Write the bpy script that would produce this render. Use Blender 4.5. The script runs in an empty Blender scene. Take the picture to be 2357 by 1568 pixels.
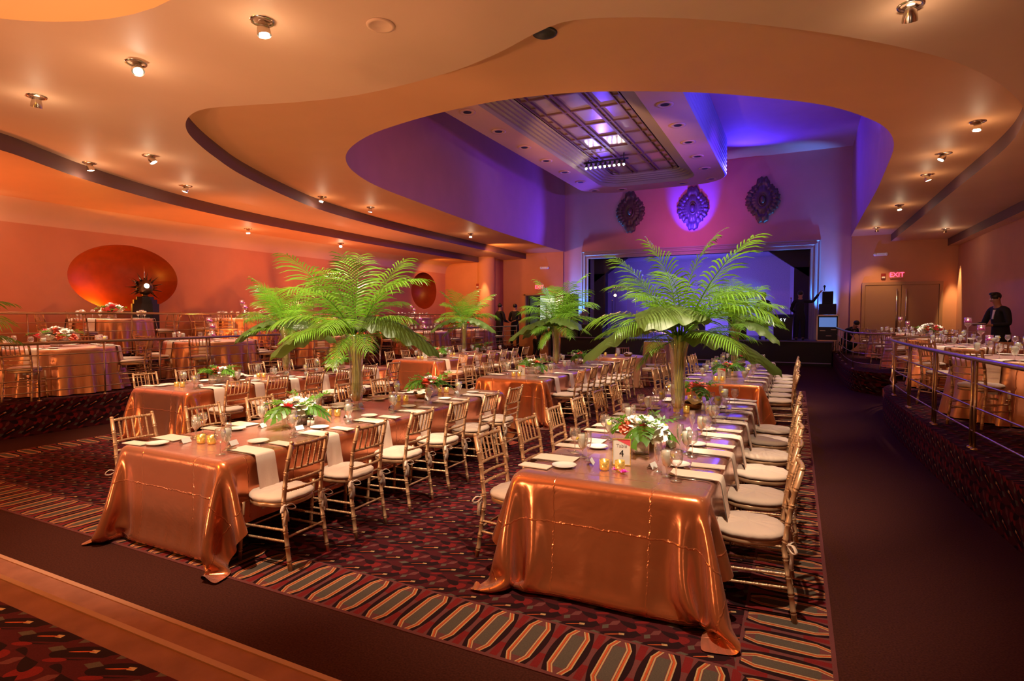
import bpy, math, random
import numpy as np
from mathutils import Vector, Matrix, noise
R = math.radians
PI = math.pi
sc = bpy.context.scene
col = sc.collection
random.seed(7)

# ------------------------------------------------------------ camera
cd = bpy.data.cameras.new('camera'); cam = bpy.data.objects.new('camera', cd); col.objects.link(cam)
cd.sensor_width = 36; cd.lens = 1318 / 2357 * 36; cd.clip_start = .05; cd.clip_end = 200
cam.location = (0, 0, 1.8); cam.rotation_euler = (R(90 - 2.48), 0, R(26.43))
sc.camera = cam
# ------------------------------------------------------------ view and world
sc.view_settings.view_transform = 'Standard'; sc.view_settings.look = 'None'
sc.view_settings.gamma = 1; sc.view_settings.use_curve_mapping = False
sc.view_settings.exposure = 0.5
w = bpy.data.worlds.new('world'); sc.world = w; w.use_nodes = True
w.node_tree.nodes['Background'].inputs[0].default_value = (.02, .01, .008, 1)
w.node_tree.nodes['Background'].inputs[1].default_value = 1
cy = sc.cycles
cy.use_denoising = True
cy.max_bounces = 6; cy.diffuse_bounces = 3; cy.glossy_bounces = 3; cy.transmission_bounces = 4; cy.transparent_max_bounces = 10
cy.sample_clamp_indirect = 3; cy.caustics_reflective = False; cy.caustics_refractive = False
cy.use_adaptive_sampling = True; cy.adaptive_threshold = .03
# ------------------------------------------------------------ lights
def lamp(kind, loc, power, color, size=.05, target=None, angle=60, blend=.5, name='lamp_light', parent=None):
    d = bpy.data.lights.new(name, kind); d.energy = power; d.color = color
    if kind == 'SPOT':
        d.spot_size = R(angle); d.spot_blend = blend; d.shadow_soft_size = size
    elif kind == 'POINT': d.shadow_soft_size = size
    elif kind == 'AREA': d.size = size
    o = bpy.data.objects.new(name, d); col.objects.link(o); o.location = loc
    if target is not None:
        o.rotation_euler = (Vector(target) - Vector(loc)).to_track_quat('-Z', 'Y').to_euler()
    return o
WARM = (1, .74, .46); AMBER = (1, .42, .12); TAN = (1, .60, .36); BLUE = (.05, .08, 1); CYAN = (.12, .42, 1); PURP = (.42, .12, 1)
PINK = (1, .36, .28)
PW_T = 2.1; PW_P = 1.15
WARM_FILL = [ # x,y,z,power,colour,target
 (-4.2, -1.5, .9, 430, (1, .60, .36), (-3.6, 1.5, 4.4)),
 (-8.5, -1.0, .9, 250, (1, .45, .20), (-8.5, 2.5, 4.3)),
 (1.2, -1.5, .9, 30, (1, .56, .36), (.8, 2.0, 4.4)),
 (-11.9, 3.0, .75, 420, (1, .28, .06), (-13.8, 3.5, 4.2)),
 (-11.9, 9.2, .75, 360, (1, .28, .06), (-13.8, 9.2, 4.2)),
 (-11.9, 14.0, .75, 320, (1, .27, .08), (-13.8, 14, 4.2)),
 (-11.9, 19.0, .75, 360, (1, .28, .06), (-13.8, 20, 4.2)),
 (-6.1, 4.2, .3, 150, (1, .50, .24), (-5.6, 6.3, 4.6)),
 (-6.1, 10.2, .3, 150, (1, .48, .24), (-9.6, 11.5, 4.6)),
 (-2.7, 9.0, .3, 95, (1, .46, .22), (-.8, 6.6, 4.6)),
 (.85, 12.0, .3, 60, (1, .42, .2), (1.9, 12.5, 4.6)),
 (-7.2, -1.5, 3.4, 330, (1, .40, .06), (-5.4, 3.0, .3)),
 (-11.0, 20.2, 4.3, 150, (1, .42, .12), (-10.8, 24.5, 2.8)),
 (-13.6, 20.0, 3.9, 120, (1, .36, .05), (-13.8, 22.6, 2.2)),
 (3.9, 18.5, .8, 15, (1, .38, .14), (4.2, 24, 3)),
]
DOME = [ # loc, power, colour, target, angle
 ((-9.3, 24.1, 1.0), 1500, (.07, .34, 1), (-8.4, 24.5, 3.9), 38),
 ((1.4, 24.1, 1.0), 1500, (.07, .34, 1), (.5, 24.5, 3.9), 38),
 ((-9.3, 23.6, .95), 200, (.2, .2, 1), (-9.5, 24.0, 5.2), 50),
 ((1.5, 23.6, .95), 200, (.2, .2, 1), (1.7, 24.0, 5.2), 50),
 ((-3.9, 23.2, 4.75), 900, (.03, .02, 1), (-3.9, 24.5, 6.2), 56),
 ((-1.9, 22.9, 6.9), 420, (.04, .03, 1), (-.6, 19.5, 8.0), 150),
 ((.9, 14.5, 4.9), 700, (.08, .06, 1), (-.8, 15.5, 8.0), 120),
 ((1.2, 17.5, 5.3), 620, (.20, .03, 1), (-9.3, 20.0, 6.5), 56),
 ((-1.0, 9.4, 4.85), 150, (.6, .06, .5), (-8.8, 13.0, 6.4), 70),
 ((-7.2, 22.6, 4.9), 260, (.10, .05, 1), (-9.4, 18.0, 6.4), 110),
 ((-4, 22.35, 5.1), 120, (.7, .10, .5), (-4, 24.5, 5.9), 128),
 ((-5, 12.5, 1.8), 520, (1, .46, .24), (-5, 16, 6.7), 52),
 ((-4.5, 25.3, 1.2), 420, (.2, .16, 1), (-4, 27.9, 2.6), 130),
 ((-8.0, 25.2, 1.1), 110, (.1, .5, 1), (-6.2, 28.1, 2.4), 30),
 ((-.3, 25.2, 1.1), 110, (.1, .5, 1), (-1.8, 28.1, 2.4), 30),
 ((-3.9, 22.7, 4.2), 800, (.1, .25, 1), (-4.2, 23.0, .9), 66),
 ((-5.5, 20.5, 4.6), 200, (.15, .25, 1), (-3.5, 18.0, 0), 60),
]
TX_L, TX_R, TX_F = -4.24, -1.06, -8.0
# pin spots that light the tables and the palms
for x, y, p in ((-4.24, 3.5, 260), (-4.24, 5.4, 260), (-1.06, 4.1, 240), (-1.06, 6.4, 240), (-8.0, 6.0, 300), (-8.0, 8.5, 280),
                (-4.24, 9.7, 200), (-4.24, 12.2, 180), (-1.06, 10.4, 150), (-1.06, 13.0, 150), (-8.0, 12.0, 230), (-8.0, 14.6, 200)):
    lamp('SPOT', (x + .6, y - 1.7, 4.4), p * PW_T, (1, .8, .56), .03, (x, y, .76), 62, .7, 'table_pin_spot')
for x, y, p in ((TX_R, 4.38, 1.2), (TX_L, 3.93, 1.3), (TX_L, 6.13, 1), (TX_R, 7.1, .8), (TX_F, 5.9, .9), (TX_F, 8.45, .8), (TX_L, 9.42, .8), (TX_R, 10.4, .7), (TX_F, 11.9, .8)):
    lamp('SPOT', (x + .4, y - .9, 4.42), 420 * p, (1, .88, .68), .02, (x, y, .85), 17, .6, 'flower_pin_spot')
for x, y, p in ((-4.24, 4.83, 1), (-1.06, 5.95, 1), (-8.0, 7.2, 1.2), (-8.0, 13.1, 1.1), (-4.24, 10.5, .9), (-1.06, 11.8, 1), (-7.45, 2.30, .8)):
    lamp('SPOT', (x + .15, y - 1.3, 4.45), 230 * p * PW_P, (1, .95, .68), .03, (x, y, 1.75), 40, .5, 'palm_pin_spot')
for x, y in ((-11.5, 5.37), (-11.5, 8.3), (-11.5, 11.5), (-11.5, 16.2), (-11.5, 19.5), (-13.72, 7.5), (-13.72, 10.9), (-13.72, 14.6), (-13.72, 18.7)):
    lamp('SPOT', (x + .3, y - .4, 4.15), 170 * PW_T, (1, .82, .58), .03, (x, y, 1.3), 48, .7, 'round_table_pin_spot')
for x, y in ((2.7, 9.3), (2.75, 12.6), (2.9, 17.2), (2.9, 21)):
    lamp('SPOT', (x - .3, y - .4, 4.4), 150 * PW_T, (1, .82, .58), .03, (x, y, 1.26), 48, .7, 'round_table_pin_spot')
# amber left-wall wash, and unseen warm spots added to brighten ceilings and cloth
for x, y, z, p, c, t in WARM_FILL:
    lamp('SPOT', (x, y, z), p, c, .12, t, 150, .9, 'warm_fill_spot')
# stage and dome colour
for loc, p, c, t, a in DOME:
    lamp('SPOT', loc, p, c, .06, t, a, .6, 'stage_colour_light')
# ------------------------------------------------------------ mesh helpers
class MB:
    def __init__(s): s.v = []; s.f = []; s.m = []; s.mi = 0; s.uv = None
    def add(s, vs, fs):
        o = len(s.v); s.v += [tuple(p) for p in vs]
        s.f += [tuple(i + o for i in f) for f in fs]; s.m += [s.mi] * len(fs); return s
    def box(s, x0, y0, z0, x1, y1, z1):
        vs = [(x, y, z) for x in (x0, x1) for y in (y0, y1) for z in (z0, z1)]
        return s.add(vs, [(0, 1, 3, 2), (4, 6, 7, 5), (0, 4, 5, 1), (2, 3, 7, 6), (0, 2, 6, 4), (1, 5, 7, 3)])
    def obox(s, c, sz, rz=0, rx=0, ry=0):
        M = Matrix.Translation(c) @ Matrix.Rotation(rz, 4, 'Z') @ Matrix.Rotation(ry, 4, 'Y') @ Matrix.Rotation(rx, 4, 'X')
        h = [q / 2 for q in sz]
        vs = [M @ Vector((x * h[0], y * h[1], z * h[2])) for x in (-1, 1) for y in (-1, 1) for z in (-1, 1)]
        return s.add(vs, [(0, 1, 3, 2), (4, 6, 7, 5), (0, 4, 5, 1), (2, 3, 7, 6), (0, 2, 6, 4), (1, 5, 7, 3)])
    def tube(s, pts, r, n=8, cap=True, flat=1.0):
        pts = [Vector(p) for p in pts]; L = len(pts)
        rs = r if isinstance(r, (list, tuple)) else [r] * L
        up = None; vs = []
        for i, p in enumerate(pts):
            t = (pts[min(i + 1, L - 1)] - pts[max(i - 1, 0)]).normalized()
            if up is None:
                a = Vector((0, 0, 1)) if abs(t.z) < .9 else Vector((1, 0, 0))
                up = t.cross(a).normalized()
            up = (up - t * up.dot(t)).normalized(); w_ = t.cross(up)
            for k in range(n):
                a = 2 * PI * k / n
                vs.append(p + (up * math.cos(a) + w_ * math.sin(a) * flat) * rs[i])
        fs = [(i * n + k, i * n + (k + 1) % n, (i + 1) * n + (k + 1) % n, (i + 1) * n + k) for i in range(L - 1) for k in range(n)]
        if cap: fs += [tuple(range(n))[::-1], tuple((L - 1) * n + k for k in range(n))]
        return s.add(vs, fs)
    def lathe(s, prof, c=(0, 0, 0), n=16, cap=False):
        vs = [(c[0] + r * math.cos(2 * PI * k / n), c[1] + r * math.sin(2 * PI * k / n), c[2] + z) for r, z in prof for k in range(n)]
        L = len(prof)
        fs = [(i * n + k, i * n + (k + 1) % n, (i + 1) * n + (k + 1) % n, (i + 1) * n + k) for i in range(L - 1) for k in range(n)]
        if cap: fs += [tuple(range(n))[::-1], tuple((L - 1) * n + k for k in range(n))]
        return s.add(vs, fs)
    def ball(s, c, r, n=10, m=6, sc3=(1, 1, 1)):
        vs = []; c = Vector(c)
        for i in range(m + 1):
            a = PI * i / m
            for k in range(n):
                b = 2 * PI * k / n
                vs.append((c.x + r * sc3[0] * math.sin(a) * math.cos(b), c.y + r * sc3[1] * math.sin(a) * math.sin(b), c.z + r * sc3[2] * math.cos(a)))
        fs = [(i * n + k, (i + 1) * n + k, (i + 1) * n + (k + 1) % n, i * n + (k + 1) % n) for i in range(m) for k in range(n)]
        return s.add(vs, fs)
    def grid(s, rows):
        n = len(rows[0]); vs = [p for r_ in rows for p in r_]
        fs = [(i * n + k, i * n + k + 1, (i + 1) * n + k + 1, (i + 1) * n + k) for i in range(len(rows) - 1) for k in range(n - 1)]
        return s.add(vs, fs)
    def mesh(s, name, mats, smooth=True):
        me = bpy.data.meshes.new(name); me.from_pydata(s.v, [], s.f)
        for m in (mats if isinstance(mats, (list, tuple)) else [mats]): me.materials.append(m)
        if any(s.m): me.polygons.foreach_set('material_index', s.m)
        if smooth: me.polygons.foreach_set('use_smooth', [True] * len(s.f))
        me.update(); return me
    def obj(s, name, mats, parent=None, smooth=True, **k):
        return put(name, s.mesh(name, mats, smooth), parent, **k)
def tag(o, label=None, cat=None, group=None, kind=None):
    if label: o['label'] = label
    if cat: o['category'] = cat
    if group: o['group'] = group
    if kind: o['kind'] = kind
    return o
def put(name, me, parent=None, loc=None, rz=None, label=None, cat=None, group=None, kind=None, sharp=None):
    o = bpy.data.objects.new(name, me); col.objects.link(o)
    if parent: o.parent = parent
    if loc: o.location = loc
    if rz is not None: o.rotation_euler = (0, 0, rz)
    return tag(o, label, cat, group, kind)
def empty(name, loc=(0, 0, 0), rz=0, label=None, cat=None, group=None):
    o = put(name, None, None, loc, rz, label, cat, group); o.empty_display_size = .1; return o
def dup(o, parent=None):
    c = o.copy(); col.objects.link(c); c.parent = parent
    for ch in o.children: dup(ch, c)
    return c
def place(proto, used, loc, rz, label, group=None, scale=None):
    if proto.name in used: o = dup(proto)
    else: o = proto; used.add(proto.name)
    o.location = loc; o.rotation_euler = (0, 0, rz); o['label'] = label
    if group: o['group'] = group
    if scale: o.scale = (scale,) * 3
    return o
USED = set()
def auto_sharp(o, ang=35):
    me = o.data
    me.polygons.foreach_set('use_smooth', [True] * len(me.polygons))
    try: me.set_sharp_from_angle(angle=R(ang))
    except Exception: pass
    return o
def bevel(o, wd=.01, seg=2):
    m = o.modifiers.new('bevel', 'BEVEL'); m.width = wd; m.segments = seg; m.limit_method = 'ANGLE'; m.angle_limit = R(40); return o
def spline(pts, n=6, closed=False):
    P = [Vector(p) for p in pts]; out = []; L = len(P)
    rng = range(L if closed else L - 1)
    for i in rng:
        a, b, c, d = (P[(i - 1) % L] if closed or i > 0 else P[0] * 2 - P[1]), P[i], P[(i + 1) % L], (P[(i + 2) % L] if closed or i + 2 < L else P[-1] * 2 - P[-2])
        for k in range(n):
            t = k / n
            out.append(.5 * ((2 * b) + (c - a) * t + (2 * a - 5 * b + 4 * c - d) * t * t + (3 * b - a - 3 * c + d) * t ** 3))
    if not closed: out.append(P[-1])
    return out
def plate(name, outer, holes, z, mat, flip=False, **k):
    """flat sheet with holes"""
    import bmesh
    bm = bmesh.new(); es = []
    for loop in [outer] + holes:
        vs = [bm.verts.new((p[0], p[1], z)) for p in loop]
        es += [bm.edges.new((vs[i], vs[(i + 1) % len(vs)])) for i in range(len(vs))]
    bmesh.ops.triangle_fill(bm, use_beauty=True, edges=es)
    me = bpy.data.meshes.new(name); bm.to_mesh(me); bm.free(); me.materials.append(mat)
    return put(name, me, None, **k)
# ------------------------------------------------------------ node helpers
class E:
    def __init__(s, nt, x): s.nt = nt; s.x = x
    def op(s, o, *a):
        n = s.nt.nodes.new('ShaderNodeMath'); n.operation = o
        for i, q in enumerate((s,) + a):
            if isinstance(q, E):
                if isinstance(q.x, (int, float)): n.inputs[i].default_value = q.x
                else: s.nt.links.new(q.x, n.inputs[i])
            else: n.inputs[i].default_value = q
        return E(s.nt, n.outputs[0])
    def __add__(s, o): return s.op('ADD', o)
    def __sub__(s, o): return s.op('SUBTRACT', o)
    def __mul__(s, o): return s.op('MULTIPLY', o)
    def __truediv__(s, o): return s.op('DIVIDE', o)
    def lt(s, o): return s.op('LESS_THAN', o)
    def gt(s, o): return s.op('GREATER_THAN', o)
    def abs(s): return s.op('ABSOLUTE')
    def fr(s): return s.op('FRACT')
    def fl(s): return s.op('FLOOR')
    def sin(s): return s.op('SINE')
    def mx(s, o): return s.op('MAXIMUM', o)
    def mn(s, o): return s.op('MINIMUM', o)
def mat(name, color, rough=.6, metal=0, spec=.5, emit=None, es=0, noise_amt=0, nscale=8, bump=0, bscale=40, trans=0, sheen=0, coat=0, sss=0, alpha=1, detail=4):
    m = bpy.data.materials.new(name); m.use_nodes = True; nt = m.node_tree; b = nt.nodes['Principled BSDF']
    b.inputs['Base Color'].default_value = (*color, 1); b.inputs['Roughness'].default_value = rough
    b.inputs['Metallic'].default_value = metal; b.inputs['Specular IOR Level'].default_value = spec
    if emit: b.inputs['Emission Color'].default_value = (*emit, 1); b.inputs['Emission Strength'].default_value = es
    if trans: b.inputs['Transmission Weight'].default_value = trans
    if sheen: b.inputs['Sheen Weight'].default_value = sheen
    if coat: b.inputs['Coat Weight'].default_value = coat
    if alpha < 1: b.inputs['Alpha'].default_value = alpha
    tc = nt.nodes.new('ShaderNodeTexCoord')
    if noise_amt:
        n = nt.nodes.new('ShaderNodeTexNoise'); n.inputs['Scale'].default_value = nscale; n.inputs['Detail'].default_value = detail
        nt.links.new(tc.outputs['Object'], n.inputs['Vector'])
        r = nt.nodes.new('ShaderNodeMapRange'); r.inputs[1].default_value = .3; r.inputs[2].default_value = .7
        r.inputs[3].default_value = 1 - noise_amt; r.inputs[4].default_value = 1 + noise_amt
        nt.links.new(n.outputs[0], r.inputs[0])
        mx = nt.nodes.new('ShaderNodeVectorMath'); mx.operation = 'SCALE'; mx.inputs[0].default_value = color
        nt.links.new(r.outputs[0], mx.inputs['Scale']); nt.links.new(mx.outputs[0], b.inputs['Base Color'])
    if bump:
        n = nt.nodes.new('ShaderNodeTexNoise'); n.inputs['Scale'].default_value = bscale; n.inputs['Detail'].default_value = 3
        nt.links.new(tc.outputs['Object'], n.inputs['Vector'])
        bp = nt.nodes.new('ShaderNodeBump'); bp.inputs['Strength'].default_value = bump; bp.inputs['Distance'].default_value = .01
        nt.links.new(n.outputs[0], bp.inputs['Height']); nt.links.new(bp.outputs[0], b.inputs['Normal'])
    return m
def glassmat(name, tint=(1, 1, 1), fill=.0, fillcol=(1, 1, 1), refl=1.0):
    """thin glass: transparent sheet with a rim that reflects"""
    m = bpy.data.materials.new(name); m.use_nodes = True; nt = m.node_tree; nt.nodes.clear()
    out = nt.nodes.new('ShaderNodeOutputMaterial'); t = nt.nodes.new('ShaderNodeBsdfTransparent'); t.inputs[0].default_value = (*tint, 1)
    g = nt.nodes.new('ShaderNodeBsdfGlossy'); g.inputs['Roughness'].default_value = .07; g.inputs[0].default_value = (1, 1, 1, 1)
    lw = nt.nodes.new('ShaderNodeLayerWeight'); lw.inputs[0].default_value = .45
    mr = nt.nodes.new('ShaderNodeMapRange'); mr.inputs[3].default_value = .08 * refl; mr.inputs[4].default_value = 1.0 * refl
    nt.links.new(lw.outputs['Facing'], mr.inputs[0])
    base = t
    if fill:
        d = nt.nodes.new('ShaderNodeBsdfTranslucent'); d.inputs[0].default_value = (*fillcol, 1)
        d2 = nt.nodes.new('ShaderNodeBsdfDiffuse'); d2.inputs[0].default_value = (*fillcol, 1)
        a = nt.nodes.new('ShaderNodeMixShader'); a.inputs[0].default_value = .5
        nt.links.new(d.outputs[0], a.inputs[1]); nt.links.new(d2.outputs[0], a.inputs[2])
        q = nt.nodes.new('ShaderNodeMixShader'); q.inputs[0].default_value = fill
        nt.links.new(t.outputs[0], q.inputs[1]); nt.links.new(a.outputs[0], q.inputs[2]); base = q
    mx = nt.nodes.new('ShaderNodeMixShader'); nt.links.new(mr.outputs[0], mx.inputs[0])
    nt.links.new(base.outputs[0], mx.inputs[1]); nt.links.new(g.outputs[0], mx.inputs[2]); nt.links.new(mx.outputs[0], out.inputs[0])
    return m
def foliage(name, color, tr=(.5, .75, .1), rough=.38):
    m = bpy.data.materials.new(name); m.use_nodes = True; nt = m.node_tree; b = nt.nodes['Principled BSDF']; out = nt.nodes['Material Output']
    b.inputs['Roughness'].default_value = rough
    oi = nt.nodes.new('ShaderNodeObjectInfo'); hs = nt.nodes.new('ShaderNodeHueSaturation'); hs.inputs['Color'].default_value = (*color, 1)
    mr = nt.nodes.new('ShaderNodeMapRange'); mr.inputs[3].default_value = .45; mr.inputs[4].default_value = 1.25
    nt.links.new(oi.outputs['Random'], mr.inputs[0]); nt.links.new(mr.outputs[0], hs.inputs['Value'])
    nt.links.new(hs.outputs[0], b.inputs['Base Color'])
    t = nt.nodes.new('ShaderNodeBsdfTranslucent'); t.inputs[0].default_value = (*[c * q for c, q in zip(color, (1.6, 1.6, .8))], 1)
    mx = nt.nodes.new('ShaderNodeMixShader'); mx.inputs[0].default_value = .35
    nt.links.new(b.outputs[0], mx.inputs[1]); nt.links.new(t.outputs[0], mx.inputs[2]); nt.links.new(mx.outputs[0], out.inputs[0])
    return m
# ------------------------------------------------------------ materials
M = {}
M['wall'] = mat('plaster_wall', (.62, .26, .15), .75, noise_amt=.05, nscale=1.5, bump=.05, bscale=60)
M['ceil'] = mat('peach_ceiling', (.72, .44, .30), .55, spec=.35, noise_amt=.03, nscale=1.2, bump=.03, bscale=30)
M['ceil_b'] = mat('orange_ceiling', (.74, .36, .18), .55, spec=.35, noise_amt=.03, nscale=1.2, bump=.03, bscale=30)
M['dome'] = mat('dome_plaster', (.58, .27, .33), .75, noise_amt=.04, nscale=1.5)
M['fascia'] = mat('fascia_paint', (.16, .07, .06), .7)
M['niche'] = mat('niche_paint', (.22, .03, .008), .45, noise_amt=.12, nscale=5)
M['brown'] = mat('brown_carpet', (.055, .014, .009), .95, spec=.1, noise_amt=.35, nscale=90, bump=.3, bscale=300)
M['step'] = mat('step_carpet', (.34, .13, .085), .95, spec=.1, noise_amt=.12, nscale=7, bump=.3, bscale=300)
M['gold'] = mat('gold_painted_wood', (.60, .345, .19), .34, metal=.45, noise_amt=.1, nscale=20)
M['cushion'] = mat('cushion_cloth', (.66, .47, .37), .85, bump=.15, bscale=60, sheen=.2)
M['napkin'] = mat('napkin_cloth', (.86, .68, .56), .85, bump=.12, bscale=120)
M['card'] = mat('white_card', (.9, .86, .82), .7)
M['china'] = mat('white_china', (.9, .86, .8), .15, coat=.4)
M['steel'] = mat('polished_cutlery', (.8, .75, .7), .12, metal=1)
M['glass'] = glassmat('clear_glass', fill=.11, fillcol=(1, .98, .94))
M['icewater'] = glassmat('ice_water', fill=.96, fillcol=(1, 1, .92), refl=.12)
M['lemon'] = mat('lemon_slice', (.95, .75, .1), .5, emit=(.9, .7, .1), es=.0)
M['votive'] = mat('mercury_gold_glass', (.95, .62, .18), .28, metal=.7, noise_amt=.5, nscale=60, emit=(1, .5, .06), es=.10)
M['flame'] = mat('candle_glow', (1, .7, .2), .5, emit=(1, .62, .15), es=6)
M['bulb'] = mat('lamp_bulb', (1, .95, .85), .5, emit=(1, .9, .72), es=40)
M['chrome'] = mat('chrome_trim', (.75, .7, .62), .2, metal=1)
M['rail'] = mat('brushed_rail_metal', (.48, .33, .22), .28, metal=.9, noise_amt=.1)
M['dark'] = mat('black_paint', (.012, .011, .014), .5)
M['blackcloth'] = mat('black_cloth', (.012, .011, .013), .85)
M['skin'] = mat('skin', (.42, .2, .12), .5)
M['shirt'] = mat('white_shirt', (.75, .7, .66), .8)
M['hair'] = mat('black_hair', (.015, .01, .008), .5)
M['wood'] = mat('basket_wood', (.35, .16, .07), .6, noise_amt=.3, nscale=40, bump=.4, bscale=90)
M['bronze'] = mat('dark_bronze', (.12, .07, .04), .32, metal=.85)
M['relief'] = mat('medallion_plaster', (.09, .05, .06), .35, spec=.6)
M['leaf'] = foliage('leaf_green', (.10, .24, .02)); M['frond'] = foliage('frond_green', (.16, .34, .035), rough=.3)
M['bigleaf'] = foliage('broad_leaf_green', (.13, .20, .045), rough=.42)
M['stem'] = mat('yellow_green_stem', (.50, .42, .05), .35)
M['white_petal'] = mat('white_petal', (.95, .9, .8), .6); M['pink_petal'] = mat('pink_petal', (.85, .10, .14), .5)
M['coral_petal'] = mat('coral_petal', (.95, .2, .12), .5); M['orchid'] = mat('magenta_orchid', (1, .13, .8), .5)
M['exit'] = mat('exit_letters', (1, .1, .12), .5, emit=(1, .05, .12), es=3); M['exitbox'] = mat('exit_box', (.8, .35, .3), .5)
M['door'] = mat('door_paint', (.45, .22, .12), .55)
M['trim'] = mat('proscenium_paint', (.42, .34, .44), .5)
M['stageback'] = mat('stage_backdrop', (.42, .36, .52), .8, noise_amt=.1, nscale=30)
M['stagefloor'] = mat('stage_floor_paint', (.16, .13, .22), .35)
M['flute'] = mat('fluted_cornice', (.30, .30, .42), .45)
M['soffit'] = mat('soffit_band', (.42, .36, .22), .6); M['mirror'] = mat('ceiling_panel_glass', (.62, .50, .46), .22, metal=.45, bump=.2, bscale=3)
M['muntin'] = mat('grid_bar', (.20, .11, .08), .5)
M['case'] = mat('flight_case_trim', (.7, .5, .4), .35, metal=.8)
M['screen'] = mat('rack_window', (.1, .15, .4), .2, emit=(.2, .4, 1), es=.3)
M['led'] = mat('white_lettering', (.9, .9, 1), .5, emit=(.8, .85, 1), es=2)
M['butter'] = mat('kitchen_light', (.8, .85, .8), .6, emit=(.6, .7, .55), es=.7)
M['cream'] = None
def satin(name, color, metal=.72, rough=.3, crease=True, pink=(.9, .55, .5)):
    m = bpy.data.materials.new(name); m.use_nodes = True; nt = m.node_tree; b = nt.nodes['Principled BSDF']
    b.inputs['Metallic'].default_value = metal; b.inputs['Roughness'].default_value = rough
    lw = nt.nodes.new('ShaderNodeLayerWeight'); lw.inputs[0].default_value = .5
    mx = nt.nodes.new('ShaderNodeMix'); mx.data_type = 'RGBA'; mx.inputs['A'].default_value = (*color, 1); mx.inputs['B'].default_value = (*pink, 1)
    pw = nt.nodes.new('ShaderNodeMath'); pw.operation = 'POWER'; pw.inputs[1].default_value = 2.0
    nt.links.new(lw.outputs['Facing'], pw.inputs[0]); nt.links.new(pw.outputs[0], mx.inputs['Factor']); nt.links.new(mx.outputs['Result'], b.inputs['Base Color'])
    uv = nt.nodes.new('ShaderNodeUVMap'); uv.uv_map = 'cloth'
    sp = nt.nodes.new('ShaderNodeSeparateXYZ'); nt.links.new(uv.outputs[0], sp.inputs[0])
    n = nt.nodes.new('ShaderNodeTexNoise'); n.inputs['Scale'].default_value = 3.2; n.inputs['Detail'].default_value = 4; n.inputs['Distortion'].default_value = .4
    nt.links.new(uv.outputs[0], n.inputs['Vector'])
    h = E(nt, n.outputs[0]) * 1.1
    if crease:
        n2 = nt.nodes.new('ShaderNodeTexNoise'); n2.inputs['Scale'].default_value = 25; nt.links.new(uv.outputs[0], n2.inputs['Vector'])
        wob = (E(nt, n2.outputs[0]) - .5) * .03
        for ax, per in ((0, .62), (1, .44)):
            c = E(nt, sp.outputs[ax]) + wob
            d = ((c / per).fr() - .5).abs() * (2 * per)      # 0 at the crease when fract=.5
            d = E(nt, 1.0) * 1 - (d / .012).mn(1.0)
            h = h + d * .28
    bp = nt.nodes.new('ShaderNodeBump'); bp.inputs['Strength'].default_value = .55; bp.inputs['Distance'].default_value = .012
    nt.links.new(h.x, bp.inputs['Height']); nt.links.new(bp.outputs[0], b.inputs['Normal'])
    return m
M['satin'] = satin('copper_satin', (.70, .21, .075), .72, .24)
M['satin_dull'] = satin('rose_copper_satin', (.74, .33, .19), .6, .38)
M['cream'] = satin('champagne_satin', (.8, .68, .45), .6, .35, False, (.9, .8, .6))
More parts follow.
